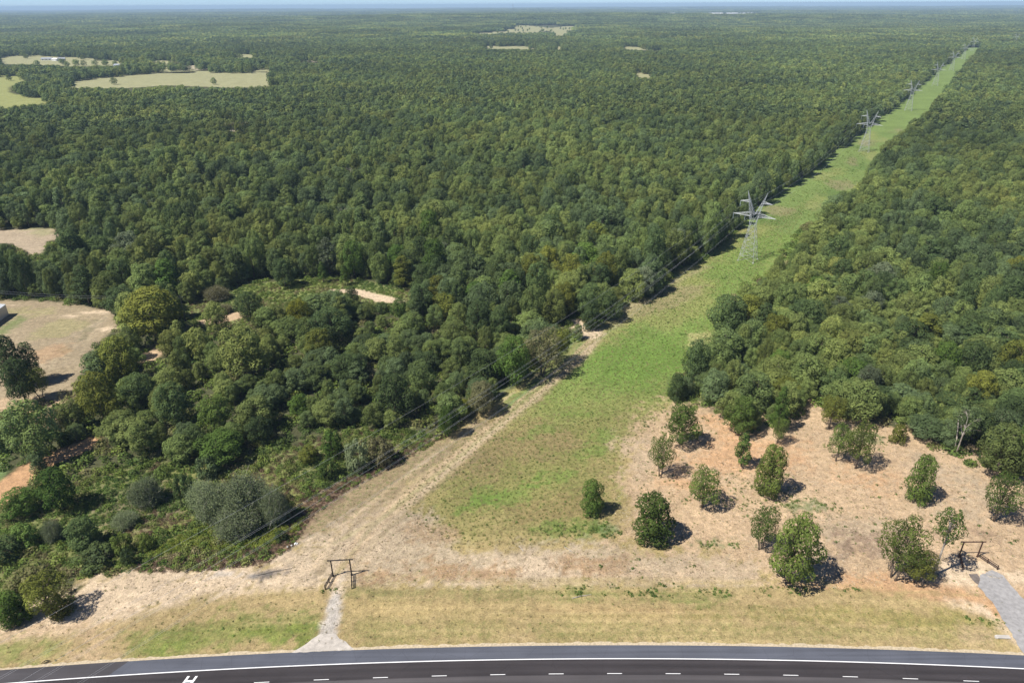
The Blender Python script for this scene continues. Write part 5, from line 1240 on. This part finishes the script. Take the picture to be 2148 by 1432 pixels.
# radio mast
p = P(1076, 42); p = np.array([p[0], p[1], 0])*(6900/np.hypot(p[0], p[1])); p[2] = hterr(p[0], p[1])
root = empty('radio_mast', tuple(p)); tag(root, 'thin red-grey radio mast rising above the horizon', 'mast')
m = MB()
for an in (0, 2.09, 4.19): m.tube((1.6*math.cos(an), 1.6*math.sin(an), 0), (1.2*math.cos(an), 1.2*math.sin(an), 126-p[2]), .35, None, 4)
for z in range(0, 114, 6):
    for a_, b_ in ((0, 2.09), (2.09, 4.19), (4.19, 0)): m.tube((1.5*math.cos(a_), 1.5*math.sin(a_), z), (1.5*math.cos(b_), 1.5*math.sin(b_), z+6), .18, None, 3, False)
m.build('lattice', M_rust, root); m = MB(); m.tube((0, 0, 122-p[2]), (0, 0, 137-p[2]), .5, .2, 6); m.build('antenna', M_rust, root)

# wooden pole and its two wires behind the tan field
pb = P(388, 668, 0); root = empty('utility_pole', tuple(pb)); tag(root, 'grey wooden utility pole with a crossarm behind the big olive oak', 'utility pole')
m = MB(); m.tube((0, 0, -.5), (0, 0, 11), .17, .12, 8); m.build('pole', M_wood, root); m = MB(); m.box((0, 0, 10.3), (2.6, .14, .16)); m.build('crossarm', M_wood, root)
for s in (-1, 1):
    m = MB(); m.tube((s*1.1, 0, 10.38), (s*1.1, 0, 10.62), .07, .05, 6); m.build('insulator', M_glass, root)
pe = P(-420, 640, 0); dv = (pe-pb)[:2]/2
m = MB()
for s in (-1, 1):
    for seg in range(2):
        a = pb[:2]+dv*seg; b_ = a+dv; m.path([(a[0]+(b_[0]-a[0])*t, a[1]+(b_[1]-a[1])*t+s*1.1, 10.6-1.6*4*t*(1-t)) for t in np.linspace(0, 1, 12)], .03, 3)
tag(m.build('service_wire', M_wire), 'pair of thin wires crossing in front of the dark wood behind the tan field', 'cable')

# ------------------------------------------------------------------ small things
b = P(2105, 1336, 0); root = empty('culvert_headwall', (b[0], b[1], .05), -.05); tag(root, 'white sloped concrete culvert end beside the right driveway', 'culvert')
m = MB(); m.box((0, 0, .12), (2.6, .9, .22)); m.add([(-1.7, -.45, .02), (-1.3, -.45, .23), (-1.3, .45, .23), (-1.7, .45, .02)], [(0, 1, 2, 3)]); m.build('slab', M_concrete, root)
m = MB(); m.tube((-1.25, 0, -.05), (-1.9, -.1, -.12), .28, None, 12); m.build('pipe_end', M_concrete, root)
b = P(97, 1388, 0); root = MB(); pts = [(-.75, -.45, .05), (-.55, -.1, .16), (-.2, .2, .22), (.25, .32, .2), (.7, .3, .1), (.45, .05, .08), (.1, -.2, .06), (-.3, -.4, .05)]
root.path(pts, [.05, .09, .1, .1, .05, .08, .08, .05], 5); tag(root.build('tyre_scrap', M_rubber, loc=(b[0], b[1], .0)), 'curled black strip of tyre rubber lying in the verge grass', 'tyre scrap')
for k, (qx, qy) in enumerate([(605, 1148), (612, 1145), (622, 1141)]):
    b = P(qx, qy, 0); m = MB(); r = np.random.default_rng(k+70)
    c = r.normal(size=(7, 3))*[.22, .16, .08]+[0, 0, .22]
    for q in c: m.box(q, tuple(r.uniform(.18, .42, 3)*[1, .8, .6]), r.uniform(0, 3))
    tag(m.build('litter', M_whiteplastic, loc=(b[0], b[1], .0)), ['white crumpled litter at the brown weed edge, leftmost scrap', 'white crumpled litter, middle scrap of three at the weed edge', 'white crumpled litter nearest the track at the weed edge'][k], 'litter', 'white scraps by the weed edge')
for k, (ax, ay, bx_, by_) in enumerate([(1088, 1145, 1098, 1158), (1183, 1147, 1200, 1158), (1200, 1255, 1240, 1247), (540, 1206, 613, 1192)]):
    a = P(ax, ay, 0); b_ = P(bx_, by_, 0); m = MB(); c = (a+b_)/2; h = (b_-a)/2
    m.path([(-h[0], -h[1], .15), (0, .15, .22), (h[0], h[1], .15)], [.10, .08, .05], 5)
    if k < 3: m.tube((0, .15, .22), (h[0]*.4+.4, h[1]*.4-.3, .35), .05, .02, 4)
    tag(m.build('fallen_branch', M_palebark if k < 3 else M_wood, loc=(c[0], c[1], 0)), ['pale dry branch lying left in the middle of the bare ground', 'white forked branch on the bare ground below the green patch', 'thin pale branch in the weeds at the back of the verge', 'long dark pole lying across the ash patch'][k], 'branch', 'branches lying on the cleared ground')

# ------------------------------------------------------------------ haze: one closed box of even thin air
m = MB(); zlo, zhi = -75.0, 142.0
m.box((0, 13250, (zlo+zhi)/2), (49400, 31100, zhi-zlo))
hz, nt, b = newmat('haze'); nt.nodes.remove(b)
pv = nt.nodes.new('ShaderNodeVolumePrincipled'); pv.inputs['Color'].default_value = (.56, .78, 1, 1); pv.inputs['Density'].default_value = 7.2e-5; pv.inputs['Anisotropy'].default_value = 0.0
nt.links.new(pv.outputs[0], nt.nodes['Material Output'].inputs['Volume'])
h = m.build('haze', hz); tag(h, kind='stuff'); h['label'] = 'thin pale blue haze over the far forest'; h['category'] = 'haze'
print('objects', len(bpy.data.objects))
